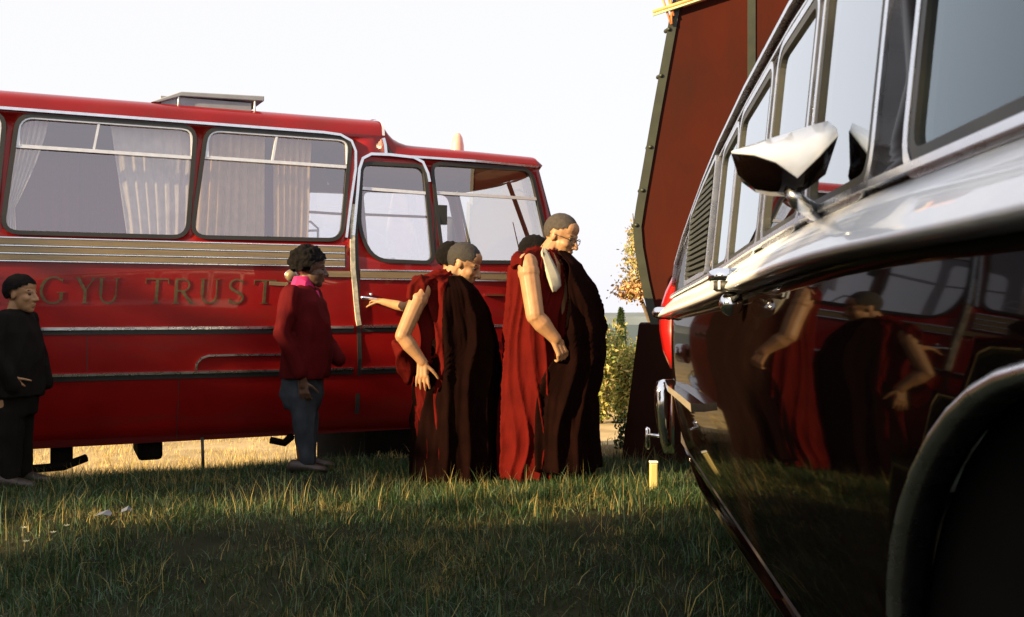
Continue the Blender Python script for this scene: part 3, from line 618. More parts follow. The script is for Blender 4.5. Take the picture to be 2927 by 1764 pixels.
# side lamps
def lamp(l, z, y, sc, name):
    c = B(); o = -vw(l, z)
    cp = B().lathe([(.001, .028*sc), (.035*sc, .027*sc), (.05*sc, .018*sc), (.052*sc, -.006*sc), (.045*sc, -.01*sc)], (l, o+y, z+.03*sc), 'z', 20).build(name, 'chrome', van)
    B().lathe([(.042*sc, .0), (.042*sc, -.022*sc), (.03*sc, -.03*sc)], (l, o+y, z+.022*sc), 'z', 16).build('lamp_gasket', 'rubber', cp)
    for k in range(10):
        q = 2*math.pi*k/10; B().box((l+.044*sc*math.cos(q)-.003, o+y+.044*sc*math.sin(q)-.003, z-.002), (l+.044*sc*math.cos(q)+.003, o+y+.044*sc*math.sin(q)+.003, z+.022*sc)).build('lamp_rib', 'alum', cp)
    B().sphere((l, o+y*.8, z-.042*sc), .034*sc, 16, 12).build('lamp_bulb', 'chrome', cp)
    B().cap_((l, o-.01, z+.005), .012*sc, (l, o+y, z+.005), .012*sc).build('lamp_bracket', 'rubber', cp)
lamp(2.78, 1.305, .062, 1.0, 'side_lamp')
c_ = B().cap_((5.50, -.065, 1.225), .036, (5.60, .045, 1.225), .036); so = c_.build('corner_lamp', 'chrome', van)
B().lathe([(.039, -.006), (.039, .006)], (5.55, -.01, 1.225), 'x', 16).build('lamp_band', 'rubber', so)
# wing mirror: peaked hood with sky reflection painted pale, on a stalk, dark glass below
mc = Vector((1.87, .061, 1.545)); kq = .00084
def mp_(dx, dv, l): return mc+Vector((l, -dx*kq, -dv*kq))
lip = [mp_(-118, 6, -.03), mp_(-70, 14, -.038), mp_(-25, 32, -.045), mp_(20, 67, -.05), mp_(70, 18, -.045), mp_(112, -28, -.03)]
midr = [mp_(-112, 0, .0), mp_(-66, -8, -.012), mp_(-20, -4, -.02), mp_(28, 6, -.022), mp_(74, -25, -.016), mp_(118, -48, .0)]
topr = [mp_(-100, -6, .035), mp_(-60, -22, .04), mp_(-18, -36, .042), mp_(30, -50, .042), mp_(72, -64, .04), mp_(108, -72, .035)]
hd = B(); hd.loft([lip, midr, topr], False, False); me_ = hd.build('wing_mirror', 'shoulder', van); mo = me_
so_ = mo.modifiers.new('thick', 'SOLIDIFY'); so_.thickness = .004; so_.offset = 0
rims = [p+Vector((-.001, 0, -.003)) for p in lip]
sh2 = B(); sh2.loft([[p+Vector((.002, 0, -.004)) for p in lip], [mp_(-96, 50, .015), mp_(-60, 78, .015), mp_(-20, 85, .02), mp_(22, 90, .02), mp_(60, 80, .015), mp_(98, 50, .015)], [mp_(-80, 62, .05), mp_(-50, 84, .05), mp_(-18, 92, .055), mp_(20, 94, .055), mp_(52, 86, .05), mp_(80, 60, .05)], [p+Vector((.012, 0, -.012)) for p in topr]], False, False)
sh2.build('mirror_shell', 'vanpaint', mo).modifiers.new('thick', 'SOLIDIFY').thickness = .003
B().tube([mp_(22, 80, .02), mp_(38, 110, .02), (1.95, -vw(1.95, 1.44)+.018, 1.437)], [.015, .016, .017], 12).build('mirror_stalk', 'silver', mo)
# seats seen through the glass
for (xx, yy) in ((2.45, -.72), (2.45, -1.5), (3.35, -.72), (3.35, -1.5), (.2, -.8), (.2, -1.5)):
    seat(xx, yy, van, 'seatg', .50, .5, 1.0)
B().box((4.3, -VW+.25, .9), (4.75, -.25, 1.30)).build('dashboard', 'dark', van, bevel=.04)
# wiper spindle and red reflector low in the near window
B().sphere((1.02, -.045, 1.478), (.012, .012, .018), 12, 8).build('wiper_spindle', 'chrome', van)

# ------------------------------------------------------------------ tall rust-red lorry end behind the minibus
tr = empty('rust_red_lorry', (.776, 7.2, 0), R(-8))
tag(tr, 'tall rust red lorry body with dark studded edge rising behind the dark minibus', 'lorry')
def tx(pts): return [((x-.776)/math.cos(R(8)), z) for x, z in pts]
prof = tx([(1.20, 3.66), (1.167, 3.49), (1.016, 2.65), (.905, 2.0), (.881, 1.84), (.892, 1.69), (.935, 1.445), (.985, 1.22), (1.02, 1.08), (2.6, 1.08), (2.6, 3.75), (1.3, 3.75)])
tb = B(); tb.loft([[(x, y, z) for x, z in prof] for y in (0, .9)], True, True, False); tb.build('lorry_body', 'rust', tr, bevel=.01)
ed = tx([(1.20, 3.66), (1.167, 3.49), (1.016, 2.65), (.905, 2.0), (.881, 1.84), (.892, 1.69), (.935, 1.445), (.985, 1.22), (1.02, 1.10)])
z0w = lambda x, z: 0.
strip([(x+.022, z) for x, z in ed], .030, -.018, .02, z0w).build('edge_strip', 'olive', tr)
for (x, z) in tx([(1.06, 2.92), (.985, 2.41), (.885, 1.85), (1.115, 3.25), (.93, 2.1)]):
    B().cap_((x-.01, .03, z), .016, (x+.012, -.02, z), .016, 8).build('stud', 'olive', tr)
strip(tx([(1.70, 3.7), (1.70, 1.1)]), .028, -.010, .01, z0w).build('panel_seam', 'olive', tr)
lw = tx([(.915, 1.14), (.776, .02), (2.5, .02), (2.5, 1.14)])
lb = B(); lb.loft([[(x, y, z) for x, z in lw] for y in (-.02, .8)], True, True, False); lb.build('lower_skirt', 'darkbrown', tr, bevel=.008)
for xx in (.9, 1.7): wheel(xx, .15, tr, .42, .24)
# striped bar with red bracket at the top edge
bar = [Vector((.24, -.05, 3.37)), Vector((.80, -.05, 3.53))]
rb_ = B().tube(bar, .013, 8).build('rack_bar', 'orange', tr)
B().tube([p+Vector((0, -.005, -.024)) for p in bar], .009, 8).build('rack_bar_lower', 'palegreen', rb_)
for a, c in (((.26, -.04, 3.62), (.37, -.04, 3.28)), ((.36, -.04, 3.62), (.375, -.04, 3.28)), ((.30, -.04, 3.62), (.39, -.04, 3.34))):
    B().tube([a, c], .009, 6).build('rack_bracket', 'orange', rb_)

mk = empty('marker_post', (.856, 6.02, gz(.856, 6.02))); tag(mk, 'short pale yellow marker post standing in the grass behind the minibus bumper', 'post')
B().box((-.024, -.018, -.02), (.024, .018, .17)).build('post', 'yellow', mk, bevel=.008)
B().box((-.026, -.020, .171), (.026, .020, .183)).build('cap', 'white', mk, bevel=.004)
# ------------------------------------------------------------------ people
def remesh(bld, name, vox, smooth=4, fac=.5):
    me = bld.mesh(name+'_src'); o = bpy.data.objects.new(name+'_src', me); COL.objects.link(o)
    bm = bmesh.new(); bm.from_mesh(me); bmesh.ops.recalc_face_normals(bm, faces=bm.faces); bm.to_mesh(me); bm.free()
    m = o.modifiers.new('r', 'REMESH'); m.mode = 'VOXEL'; m.voxel_size = vox; m.use_smooth_shade = True
    if smooth: s_ = o.modifiers.new('s', 'SMOOTH'); s_.iterations = smooth; s_.factor = fac
    dg = bpy.context.evaluated_depsgraph_get(); dg.update()
    me2 = bpy.data.meshes.new_from_object(o.evaluated_get(dg)); me2.name = name
    bpy.data.objects.remove(o); bpy.data.meshes.remove(me)
    for p in me2.polygons: p.use_smooth = True
    return me2
def fold(me, amp, sc=(9, 9, 2.2), seed=0, pleat=0, pamp=.0):
    n_ = len(me.vertices); co = np.empty(n_*3, np.float32); me.vertices.foreach_get('co', co); co = co.reshape(-1, 3)
    no = np.empty(n_*3, np.float32); me.vertices.foreach_get('normal', no); no = no.reshape(-1, 3)
    for i in range(n_):
        c = co[i]; v = noise.noise(Vector((c[0]*sc[0]+seed*7.1, c[1]*sc[1]+seed*3.3, c[2]*sc[2])))
        v = 1-2*abs(v)**.8 if v > -.9 else 0
        v += .4*noise.noise(Vector((c[0]*sc[0]*2.6, c[1]*sc[1]*2.6+seed, c[2]*sc[2]*2.2)))
        d = amp*(v-.5)
        if pleat:
            an = math.atan2(c[1], c[0])+.10*noise.noise(Vector((c[0]*3, c[1]*3, c[2]*2.4+seed)))*4
            d += pamp*((1-abs(math.sin(an*pleat*.5+1.7*noise.noise(Vector((0, an*2, c[2]*1.1+seed))))))**1.6-.35)
        co[i] += no[i]*d
    me.vertices.foreach_set('co', co.ravel()); me.update()
def mobj(name, me, mat, parent):
    me.materials.clear(); me.materials.append(M[mat]); o = bpy.data.objects.new(name, me); COL.objects.link(o); o.parent = parent; return o
def ring_el(c, rx, ry, n=20, tilt=0., pw=1.):
    out = []
    for k in range(n):
        q = 2*math.pi*k/n; a, d = math.cos(q), math.sin(q); a = math.copysign(abs(a)**pw, a); d = math.copysign(abs(d)**pw, d)
        out.append((c[0]+rx*a, c[1]+ry*d, c[2]+rx*a*tilt))
    return out
def head_prims(b_, c, pitch, yaw, sc=1.):
    rot = (Matrix.Rotation(yaw, 3, 'Z') @ Matrix.Rotation(pitch, 3, 'Y')); c = Vector(c)
    def T(p): return c+rot @ (Vector(p)*sc)
    def el(p, r): b_.sphere(T(p), tuple(q*sc for q in r), 16, 12, rot)
    el((-.012, 0, .030), (.100, .077, .092)); el((.028, 0, -.035), (.068, .062, .082)); el((.045, 0, -.078), (.045, .048, .040))
    el((.062, 0, -.102), (.026, .028, .020)); el((.060, 0, .018), (.034, .054, .020)); el((.044, 0, .052), (.046, .060, .048))
    b_.cap_(T((.088, 0, .008)), .010*sc, T((.113, 0, -.034)), .0135*sc, 10); el((.098, .012, -.038), (.012, .011, .009)); el((.098, -.012, -.038), (.012, .011, .009))
    el((.088, 0, -.064), (.013, .024, .008)); el((.085, 0, -.077), (.013, .021, .008))
    for s in (-1, 1):
        el((-.008, s*.075, -.010), (.017, .007, .026)); el((.056, s*.040, -.028), (.030, .022, .024))
    return T, rot
def hand(b_, wrist, d, palm_n, sc=1., curl=.4, spread=.12, thumb_sg=1):
    """d: direction of fingers, palm_n: palm normal; fingers curl towards palm_n"""
    w = Vector(wrist); d = Vector(d).normalized(); pn = Vector(palm_n); pn = (pn-d*pn.dot(d)).normalized(); s = d.cross(pn).normalized()*thumb_sg
    for k in (-1, 0, 1): b_.cap_(w+s*k*.018*sc, .017*sc, w+d*.085*sc+s*k*.024*sc, .014*sc, 8)
    for i, (off, ln) in enumerate(((.034, .070), (.012, .080), (-.011, .074), (-.033, .058))):
        p = w+d*.088*sc+s*off*sc; dd = (d+s*off*spread*16).normalized(); a = curl*.5
        for j, fl in enumerate((.45, .32, .23)):
            q_ = (dd*math.cos(a)+pn*math.sin(a)).normalized(); p2 = p+q_*ln*fl*sc*1.05
            b_.cap_(p, (.0098-.0008*j)*sc, p2, (.0092-.0009*j)*sc, 8); p = p2; a += curl*.8
    p = w+d*.022*sc+s*.026*sc; q_ = (d*.62+s*.70+pn*.3).normalized()
    for j, fl in enumerate((.045, .034, .026)):
        p2 = p+q_*fl*sc; b_.cap_(p, (.0125-.0014*j)*sc, p2, (.0115-.0014*j)*sc, 8); p = p2; q_ = (q_+d*.35+pn*.25).normalized()
def hair_cap(name, T, rot, sc, grow, mat, parent, cut, namp=.004, nsc=40, afro=False, seed=1):
    bm = bmesh.new(); bmesh.ops.create_icosphere(bm, subdivisions=5 if afro else 4, radius=1.)
    kill = []
    for v in bm.verts:
        p = v.co.copy(); q = Vector((p.x*(.100+grow)-.012, p.y*(.077+grow), p.z*(.092+grow)+.030))
        if afro: q = Vector((p.x*.122-.030, p.y*.112, p.z*.112+.045))
        q += p*namp*(noise.noise(q*nsc+Vector((seed, 0, 0)))+(.6*noise.noise(q*nsc*2.3)))
        v.co = q
        if not cut(q+Vector((0, 0, .012*noise.noise(q*38)))): kill.append(v)
    bmesh.ops.delete(bm, geom=kill, context='VERTS')
    f0 = bm.faces[:]
    for f in f0: f.smooth = True
    for v in bm.verts: v.co = T(v.co)
    me = bpy.data.meshes.new(name); bm.to_mesh(me); bm.free(); return mobj(name, me, mat, parent)
def eyes(T, sc, parent):
    for s in (-1, 1):
        b_ = B(); b_.sphere(T((.077, s*.030, .002)), .0105*sc, 10, 8); b_.build('eye', 'eye', parent)
        b_ = B(); b_.cap_(T((.086, s*.016, .022)), .0045*sc, T((.076, s*.045, .024)), .0035*sc, 6); b_.build('eyebrow', 'hair', parent)
def arm(b_, sh, el, wr, r=(.052, .042, .028)):
    b_.cap_(sh, r[0], Vector(sh).lerp(Vector(el), .5), (r[0]+r[1])*.5); b_.cap_(Vector(sh).lerp(Vector(el), .5), (r[0]+r[1])*.5, el, r[1])
    mid = Vector(el).lerp(Vector(wr), .35); b_.cap_(el, r[1]*.92, mid, r[1]*1.0); b_.cap_(mid, r[1]*1.0, Vector(el).lerp(Vector(wr), .75), r[2]*1.12); b_.cap_(Vector(el).lerp(Vector(wr), .75), r[2]*1.12, wr, r[2]); b_.sphere(Vector(sh).lerp(Vector(el), .18), r[0]*1.08)
def feet(par, pts, mat='shoe'):
    for (x, y, z) in pts:
        b_ = B(); b_.loft([[(x-.10+.27*t, y+wd*math.cos(q), z+max(0, hh*(.5+.5*math.sin(q)))) for q in [2*math.pi*k/12 for k in range(12)]] for t, wd, hh in ((0, .02, .05), (.1, .036, .085), (.4, .04, .08), (.7, .047, .055), (.93, .036, .04), (1, .012, .02))])
        b_.build('shoe', mat, par)

def shawl_mesh(rows, a0s, a1, X, Z, seed, N=150, sub=6):
    out = []; nr = (len(rows)-1)*sub+1
    for j in range(nr):
        t = j/sub; i = min(int(t), len(rows)-2); f = t-i; f = f*f*(3-2*f)*.5+f*.5
        u, v, rx, ry = [p+(q-p)*f for p, q in zip(rows[i], rows[i+1])]; a0 = a0s[i]+(a0s[i+1]-a0s[i])*f; grow = min(1, j/(nr*.3)); ro = []; ri = []
        for k in range(N):
            q = R(a0+(a1-a0)*k/(N-1)); w = 2.2*noise.noise(Vector((q*.8, v*.004, seed)))
            pl = (1-abs(math.sin(q*5.5+w+.9*math.sin(v*.006+seed))))**1.5
            pl2 = noise.noise(Vector((q*9, v*.012, seed+3)))
            d = grow*(.040*(pl-.3)+.012*pl2)
            # diagonal swags over the chest
            d += .010*math.sin(v*.085+q*3.2+seed)*(1-grow*.8)
            z = Z(v)+.01*noise.noise(Vector((q*3, j*.2, seed)))
            ro.append((X(u)+(rx+d)*math.cos(q), (ry+d)*math.sin(q), z)); ri.append((X(u)+(rx+d-.010)*math.cos(q), (ry+d-.010)*math.sin(q), z))
        out.append(ro+ri[::-1])
    return B().loft(out, True, True)
def monk_reaching_down():
    Y = 6.2; m = Y/2395
    X = lambda u: (u-1110)*m
    Zv = lambda v: 1.25-(v-745)*m
    KS = 6.6/6.2; g = 1.25+(gz(-.3*KS, Y*KS)-1.25)/KS
    P = empty('person', ((1110-1232)*m*KS, Y*KS, 1.25+(g-1.25)*KS)); P.scale = (KS, KS, KS); tag(P, 'stooping monk in maroon robe with bare right arm hanging, beside the coach door', 'person')
    Z = lambda v: Zv(v)-g
    b_ = B(); hc = (X(1117), -.0, Z(638)); sc = 1.07
    T, rot = head_prims(b_, hc, R(24), R(-12), sc)
    b_.cap_((X(1086), 0, Z(668)), .060, (X(1100), 0, Z(650)), .056)
    # torso, hips, legs under the cloth
    b_.loft([ring_el((X(1075), 0, Z(672)), .06, .10), ring_el((X(1070), 0, Z(700)), .11, .17), ring_el((X(1085), 0, Z(780)), .13, .17), ring_el((X(1090), 0, Z(900)), .12, .15)])
    for s in (-1, 1): b_.cap_((X(1085), s*.09, Z(900)), .08, (X(1090), s*.09, .10), .05)
    sh = Vector((X(1022), -.20, Z(705))); el = Vector((X(980), -.27, Z(808))); wr = Vector((X(1026), -.26, Z(868)))
    arm(b_, sh, el, wr, (.056, .046, .030))
    hand(b_, wr, Vector((-.02, -.05, -1)), Vector((.25, .9, .0)), 1.0, .22, .24, 1)
    # far arm folded under the shawl
    body = mobj('body', remesh(b_, 'body', .005, 3), 'skin', P)
    eyes(T, sc, P)
    hair_cap('hair', T, rot, sc, .004, 'stubbled', P, lambda q: q.z > .022+.62*(q.x-.02) if q.x > .012 else (q.z > .012 if q.x > -.03 else q.z > -.05), .004, 60)
    # inner maroon robe
    b_ = B(); rows = [(1070, 655, .06, .08), (1060, 668, .105, .155), (1058, 700, .150, .205), (1062, 760, .170, .215), (1068, 830, .19, .225), (1075, 900, .21, .23), (1085, 1000, .225, .235), (1090, 1080, .235, .235), (1092, 1150, .235, .235), (1092, 1162, .22, .22)]
    b_.loft([ring_el((X(u), 0, Z(v)), rx, ry, 28) for u, v, rx, ry in rows])
    # sleeve cap of the vest over the right shoulder
    b_.loft([ring_el((X(1030), -.15, Z(672)), .07, .07, 16), ring_el((X(1015), -.20, Z(690)), .075, .065, 16), ring_el((X(1008), -.22, Z(725)), .062, .055, 16)])
    b_.loft([ring_el((X(965), -.16, Z(822)), .03, .05, 14), ring_el((X(975), -.17, Z(850)), .055, .06, 14), ring_el((X(985), -.15, Z(890)), .055, .06, 14), ring_el((X(990), -.13, Z(920)), .02, .03, 14)])
    me = remesh(b_, 'robe', .008, 2); fold(me, .016, (10, 10, 2.0), 1, 22, .022); mobj('robe', me, 'maroon', P)
    # dark outer shawl wraps front and far side
    rows = [(1085, 668, .085, .13), (1090, 700, .150, .205), (1098, 760, .195, .235), (1105, 830, .225, .25), (1102, 900, .250, .258), (1098, 1000, .262, .268), (1098, 1090, .268, .268), (1098, 1150, .268, .266)]
    shawl_mesh(rows, (-95, -105, -118, -130, -165, -178, -178, -178), 178, X, Z, 1).build('shawl', 'shawl', P)
    feet(P, ((X(1085), -.1, 0), (X(1100), .1, 0)))
    return P
monk_reaching_down()

def monk_glasses():
    Y = 6.0; m = Y/2395; X = lambda u: (u-1320)*m
    KS = 6.5/6.0; g = 1.25+(gz(.2*KS, Y*KS)-1.25)/KS; Z = lambda v: 1.25-(v-745)*m-g
    P = empty('person', ((1320-1232)*m*KS, Y*KS, 1.25+(g-1.25)*KS)); P.scale = (KS, KS, KS); tag(P, 'tall monk with glasses looking down, bare arm, pale yellow collar over maroon robe', 'person')
    b_ = B(); sc = 1.08; hc = (X(1350), 0, Z(570)); T, rot = head_prims(b_, hc, R(22), R(-28), sc)
    b_.cap_((X(1318), 0, Z(615)), .064, (X(1336), 0, Z(588)), .058)
    b_.loft([ring_el((X(1315), 0, Z(612)), .06, .11), ring_el((X(1310), 0, Z(640)), .12, .19), ring_el((X(1320), 0, Z(720)), .15, .19), ring_el((X(1320), 0, Z(880)), .15, .17)])
    for s in (-1, 1): b_.cap_((X(1310), s*.09, Z(880)), .09, (X(1310), s*.09, .10), .05)
    sh = Vector((X(1268), -.21, Z(640))); el = Vector((X(1285), -.29, Z(762))); wr = Vector((X(1332), -.27, Z(815)))
    arm(b_, sh, el, wr, (.062, .054, .036))
    hand(b_, wr, Vector((.42, .02, -.9)), Vector((-.4, .75, -.2)), 1.05, 1.05, .02, 1)
    mobj('body', remesh(b_, 'body', .005, 3), 'skin', P); eyes(T, sc, P)
    hair_cap('hair', T, rot, sc, .0025, 'stubble', P, lambda q: q.z > .035+.55*(q.x-.02) if q.x > .012 else (q.z > .022 if q.x > -.03 else q.z > -.035), .0015, 70)
    # glasses
    gl = B()
    for s in (-1, 1):
        c = [T((.098+.0*k, s*.033+.024*math.cos(2*math.pi*k/16), -.004+.019*math.sin(2*math.pi*k/16))) for k in range(17)]
        gl.tube(c, .0022, 6); gl.tube([T((.097, s*.057, .002)), T((.05, s*.078, .006)), T((-.005, s*.083, .004))], .0024, 6)
    gl.tube([T((.1, .009, .0)), T((.1, -.009, .0))], .0022, 6); gl.build('glasses', 'specs', P)
    # robe
    b_ = B(); rows = [(1312, 600, .075, .09), (1300, 618, .12, .17), (1293, 645, .165, .225), (1298, 720, .195, .235), (1300, 800, .215, .24), (1298, 880, .215, .235), (1292, 960, .21, .23), (1285, 1050, .22, .23), (1285, 1120, .225, .225), (1285, 1148, .21, .21)]
    b_.loft([ring_el((X(u), 0, Z(v)), rx, ry, 28) for u, v, rx, ry in rows])
    b_.loft([ring_el((X(1268), -.17, Z(616)), .055, .06, 16), ring_el((X(1262), -.21, Z(628)), .068, .06, 16), ring_el((X(1258), -.225, Z(648)), .06, .05, 16)])
    me = remesh(b_, 'robe', .008, 2); fold(me, .014, (9, 9, 1.7), 4, 20, .024); mobj('robe', me, 'maroon', P)
    # vest edge collar and pale yellow shirt strip
    yb = B(); rings = []
    for (u, v, yc, w) in ((1308, 603, -.125, .014), (1308, 612, -.160, .022), (1313, 628, -.196, .030), (1320, 648, -.222, .036), (1328, 670, -.240, .040), (1333, 692, -.250, .034), (1330, 706, -.254, .012)):
        rings.append([(X(u)-w, yc+.004, Z(v)-.004), (X(u)-w*.75, yc-.010, Z(v)), (X(u)-w*.5, yc-.002, Z(v)), (X(u)+w*.5, yc+.004, Z(v)), (X(u)+w, yc+.022, Z(v)), (X(u)+w*.3, yc+.024, Z(v))])
    yb.loft(rings); yb.build('shirt_collar', 'yshirt', P)
    rows = [(1328, 608, .09, .135), (1340, 640, .145, .205), (1350, 690, .185, .24), (1358, 740, .215, .255), (1365, 790, .222, .262), (1362, 860, .215, .262), (1350, 950, .215, .265), (1345, 1040, .225, .268), (1348, 1125, .235, .268)]
    shawl_mesh(rows, (-62, -66, -80, -84, -92, -112, -140, -150, -152), 165, X, Z, 6).build('shawl', 'shawl', P)
    feet(P, ((X(1290), -.1, 0), (X(1310), .1, 0)))
monk_glasses()

def man_red_jacket():
    Y = 6.7; m = Y/2395; X = lambda u: (u-735)*m
    xw = (735-1232)*m; KS = 6.9/6.7; g = 1.25+(gz(xw*KS, Y*KS)-1.25)/KS; Z = lambda v: 1.25-(v-745)*m-g
    P = empty('person', (xw*KS, Y*KS, 1.25+(g-1.25)*KS)); P.scale = (KS, KS, KS); tag(P, 'man with bushy black hair, dark red jacket, pink collar and faded jeans', 'person')
    b_ = B(); sc = 1.0; hc = (X(748), 0, Z(648)); T, rot = head_prims(b_, hc, R(6), R(14), sc)
    b_.cap_((X(733), 0, Z(705)), .055, (X(738), 0, Z(675)), .052)
    b_.loft([ring_el((X(732), 0, Z(705)), .06, .11), ring_el((X(735), 0, Z(735)), .10, .17), ring_el((X(738), 0, Z(830)), .11, .16), ring_el((X(730), 0, Z(915)), .11, .15)])
    for s in (-1, 1): b_.cap_((X(727), s*.085, Z(940)), .07, (X(738), s*.09, .1), .045)
    hw = Vector((X(742), -.185, Z(925)))
    hand(b_, hw+Vector((0, 0, .03)), Vector((.12, .03, -1)), Vector((.1, 1, 0)), .95, .7, .04, 1)
    b_.cap_((X(740), -.2, Z(890)), .032, hw, .026)
    mobj('body', remesh(b_, 'body', .005, 3), 'skind', P); eyes(T, sc, P)
    hair_cap('hair', T, rot, sc, .03, 'hair', P, lambda q: (q.z > .035+.5*(q.x-.03) if q.x > .0 else q.z > -.035), .016, 26, True)
    # jacket
    b_ = B(); rows = [(733, 690, .07, .10), (730, 702, .105, .165), (732, 730, .150, .205), (735, 780, .165, .205), (738, 840, .175, .20), (735, 895, .170, .195), (733, 912, .165, .19)]
    b_.loft([ring_el((X(u), 0, Z(v)), rx, ry, 28) for u, v, rx, ry in rows])
    b_.cap_((X(715), -.19, Z(715)), .072, (X(700), -.245, Z(800)), .062); b_.cap_((X(700), -.245, Z(800)), .062, (X(738), -.215, Z(895)), .048)
    b_.cap_((X(738), .19, Z(715)), .07, (X(750), .245, Z(800)), .062); b_.cap_((X(750), .245, Z(800)), .062, (X(805), .15, Z(870)), .05)
    me = remesh(b_, 'jacket', .010, 2); fold(me, .010, (8, 8, 4.0), 9); mobj('jacket', me, 'jacket', P)
    # pink collar and shirt front
    cb = B()
    for s in (-1, 1):
        cb.loft([[(X(712), s*.055, Z(668)), (X(722), s*.078, Z(672)), (X(716), s*.10, Z(692)), (X(705), s*.078, Z(690))],
                 [(X(735), s*.085, Z(676)), (X(742), s*.09, Z(680)), (X(740), s*.115, Z(706)), (X(730), s*.105, Z(704))],
                 [(X(752), s*.062, Z(690)), (X(757), s*.06, Z(694)), (X(754), s*.10, Z(722)), (X(747), s*.10, Z(720))]], True, True, False)
    cb.loft([ring_el((X(731), 0, Z(700)), .078, .085, 16), ring_el((X(730), 0, Z(668)), .062, .068, 16)])
    cb.loft([[(X(748), -.075, Z(702)), (X(768), -.03, Z(702)), (X(755), .04, Z(700))], [(X(768), -.080, Z(735)), (X(778), -.055, Z(735)), (X(764), .0, Z(735))], [(X(772), -.078, Z(765)), (X(782), -.06, Z(765)), (X(768), -.03, Z(765))]], True, True, False)
    cb.build('shirt', 'pink', P)
    b_ = B(); b_.loft([ring_el((X(728), 0, Z(905)), .145, .165, 24), ring_el((X(727), 0, Z(950)), .15, .165, 24), ring_el((X(727), 0, Z(985)), .12, .15, 24)])
    for s in (-1, 1):
        k = 4 if s < 0 else -4
        b_.cap_((X(727+k), s*.085, Z(950)), .098, (X(738+k), s*.088, Z(1040)), .076); b_.cap_((X(738+k), s*.088, Z(1040)), .074, (X(738+k*2), s*.09, .09), .066)
    me = remesh(b_, 'jeans', .010, 3); fold(me, .010, (10, 10, 5), 3); mobj('jeans', me, 'jeans', P)
    feet(P, ((X(735), -.1, 0), (X(740), .1, 0)))
man_red_jacket()

def youth_dark():
    Y = 6.05; m = Y/2395; X = lambda u: (u-45)*m; xw = (45-1232)*m; KS = 6.3/6.05; g = 1.25+(gz(xw*KS, Y*KS)-1.25)/KS; Z = lambda v: 1.25-(v-745)*m-g
    P = empty('person', (xw*KS, Y*KS, 1.25+(g-1.25)*KS)); P.scale = (KS, KS, KS); tag(P, 'youth with short dark hair in black clothes at the far left', 'person')
    b_ = B(); sc = .93; hc = (X(52), 0, Z(710)); T, rot = head_prims(b_, hc, R(2), R(-8), sc)
    b_.cap_((X(34), 0, Z(765)), .05, (X(40), 0, Z(735)), .045)
    b_.loft([ring_el((X(34), 0, Z(760)), .05, .09), ring_el((X(38), 0, Z(790)), .09, .14), ring_el((X(42), 0, Z(900)), .10, .13), ring_el((X(40), 0, Z(960)), .1, .12)])
    for s in (-1, 1): b_.cap_((X(38), s*.075, Z(960)), .07, (X(38), s*.075, .1), .045)
    wr = Vector((X(64), -.165, Z(905))); b_.cap_((X(50), -.19, Z(880)), .03, wr, .024); hand(b_, wr, Vector((.3, .5, -.8)), Vector((.2, 1, 0)), .75, .7, .04, 1)
    mobj('body', remesh(b_, 'body', .005, 3), 'skin', P); eyes(T, sc, P)
    hair_cap('hair', T, rot, sc, .012, 'hair', P, lambda q: q.z > .030+.45*(q.x-.02) if q.x > -.015 else q.z > -.04, .006, 50)
    b_ = B(); rows = [(36, 748, .06, .075), (34, 762, .10, .15), (38, 800, .135, .185), (44, 860, .145, .185), (46, 920, .145, .18), (44, 955, .14, .175)]
    b_.loft([ring_el((X(u), 0, Z(v)), rx, ry, 26) for u, v, rx, ry in rows])
    b_.cap_((X(28), -.16, Z(775)), .062, (X(35), -.215, Z(860)), .055); b_.cap_((X(35), -.215, Z(860)), .055, (X(64), -.16, Z(925)), .052)
    b_.cap_((X(40), .16, Z(775)), .062, (X(52), .21, Z(860)), .055); b_.cap_((X(52), .21, Z(860)), .055, (X(75), .19, Z(930)), .042)
    me = remesh(b_, 'jacket', .010, 2); fold(me, .012, (9, 9, 4), 2); mobj('jacket', me, 'blackcloth', P)
    b_ = B(); b_.loft([ring_el((X(40), 0, Z(940)), .125, .15, 24), ring_el((X(38), 0, Z(1000)), .12, .14, 24)])
    for s in (-1, 1): b_.cap_((X(38), s*.07, Z(990)), .085, (X(38), s*.075, .08), .060)
    me = remesh(b_, 'trousers', .010, 2); fold(me, .010, (9, 9, 3), 5); mobj('trousers', me, 'blackcloth', P)
    feet(P, ((X(38), -.09, 0), (X(42), .09, 0)))
youth_dark()

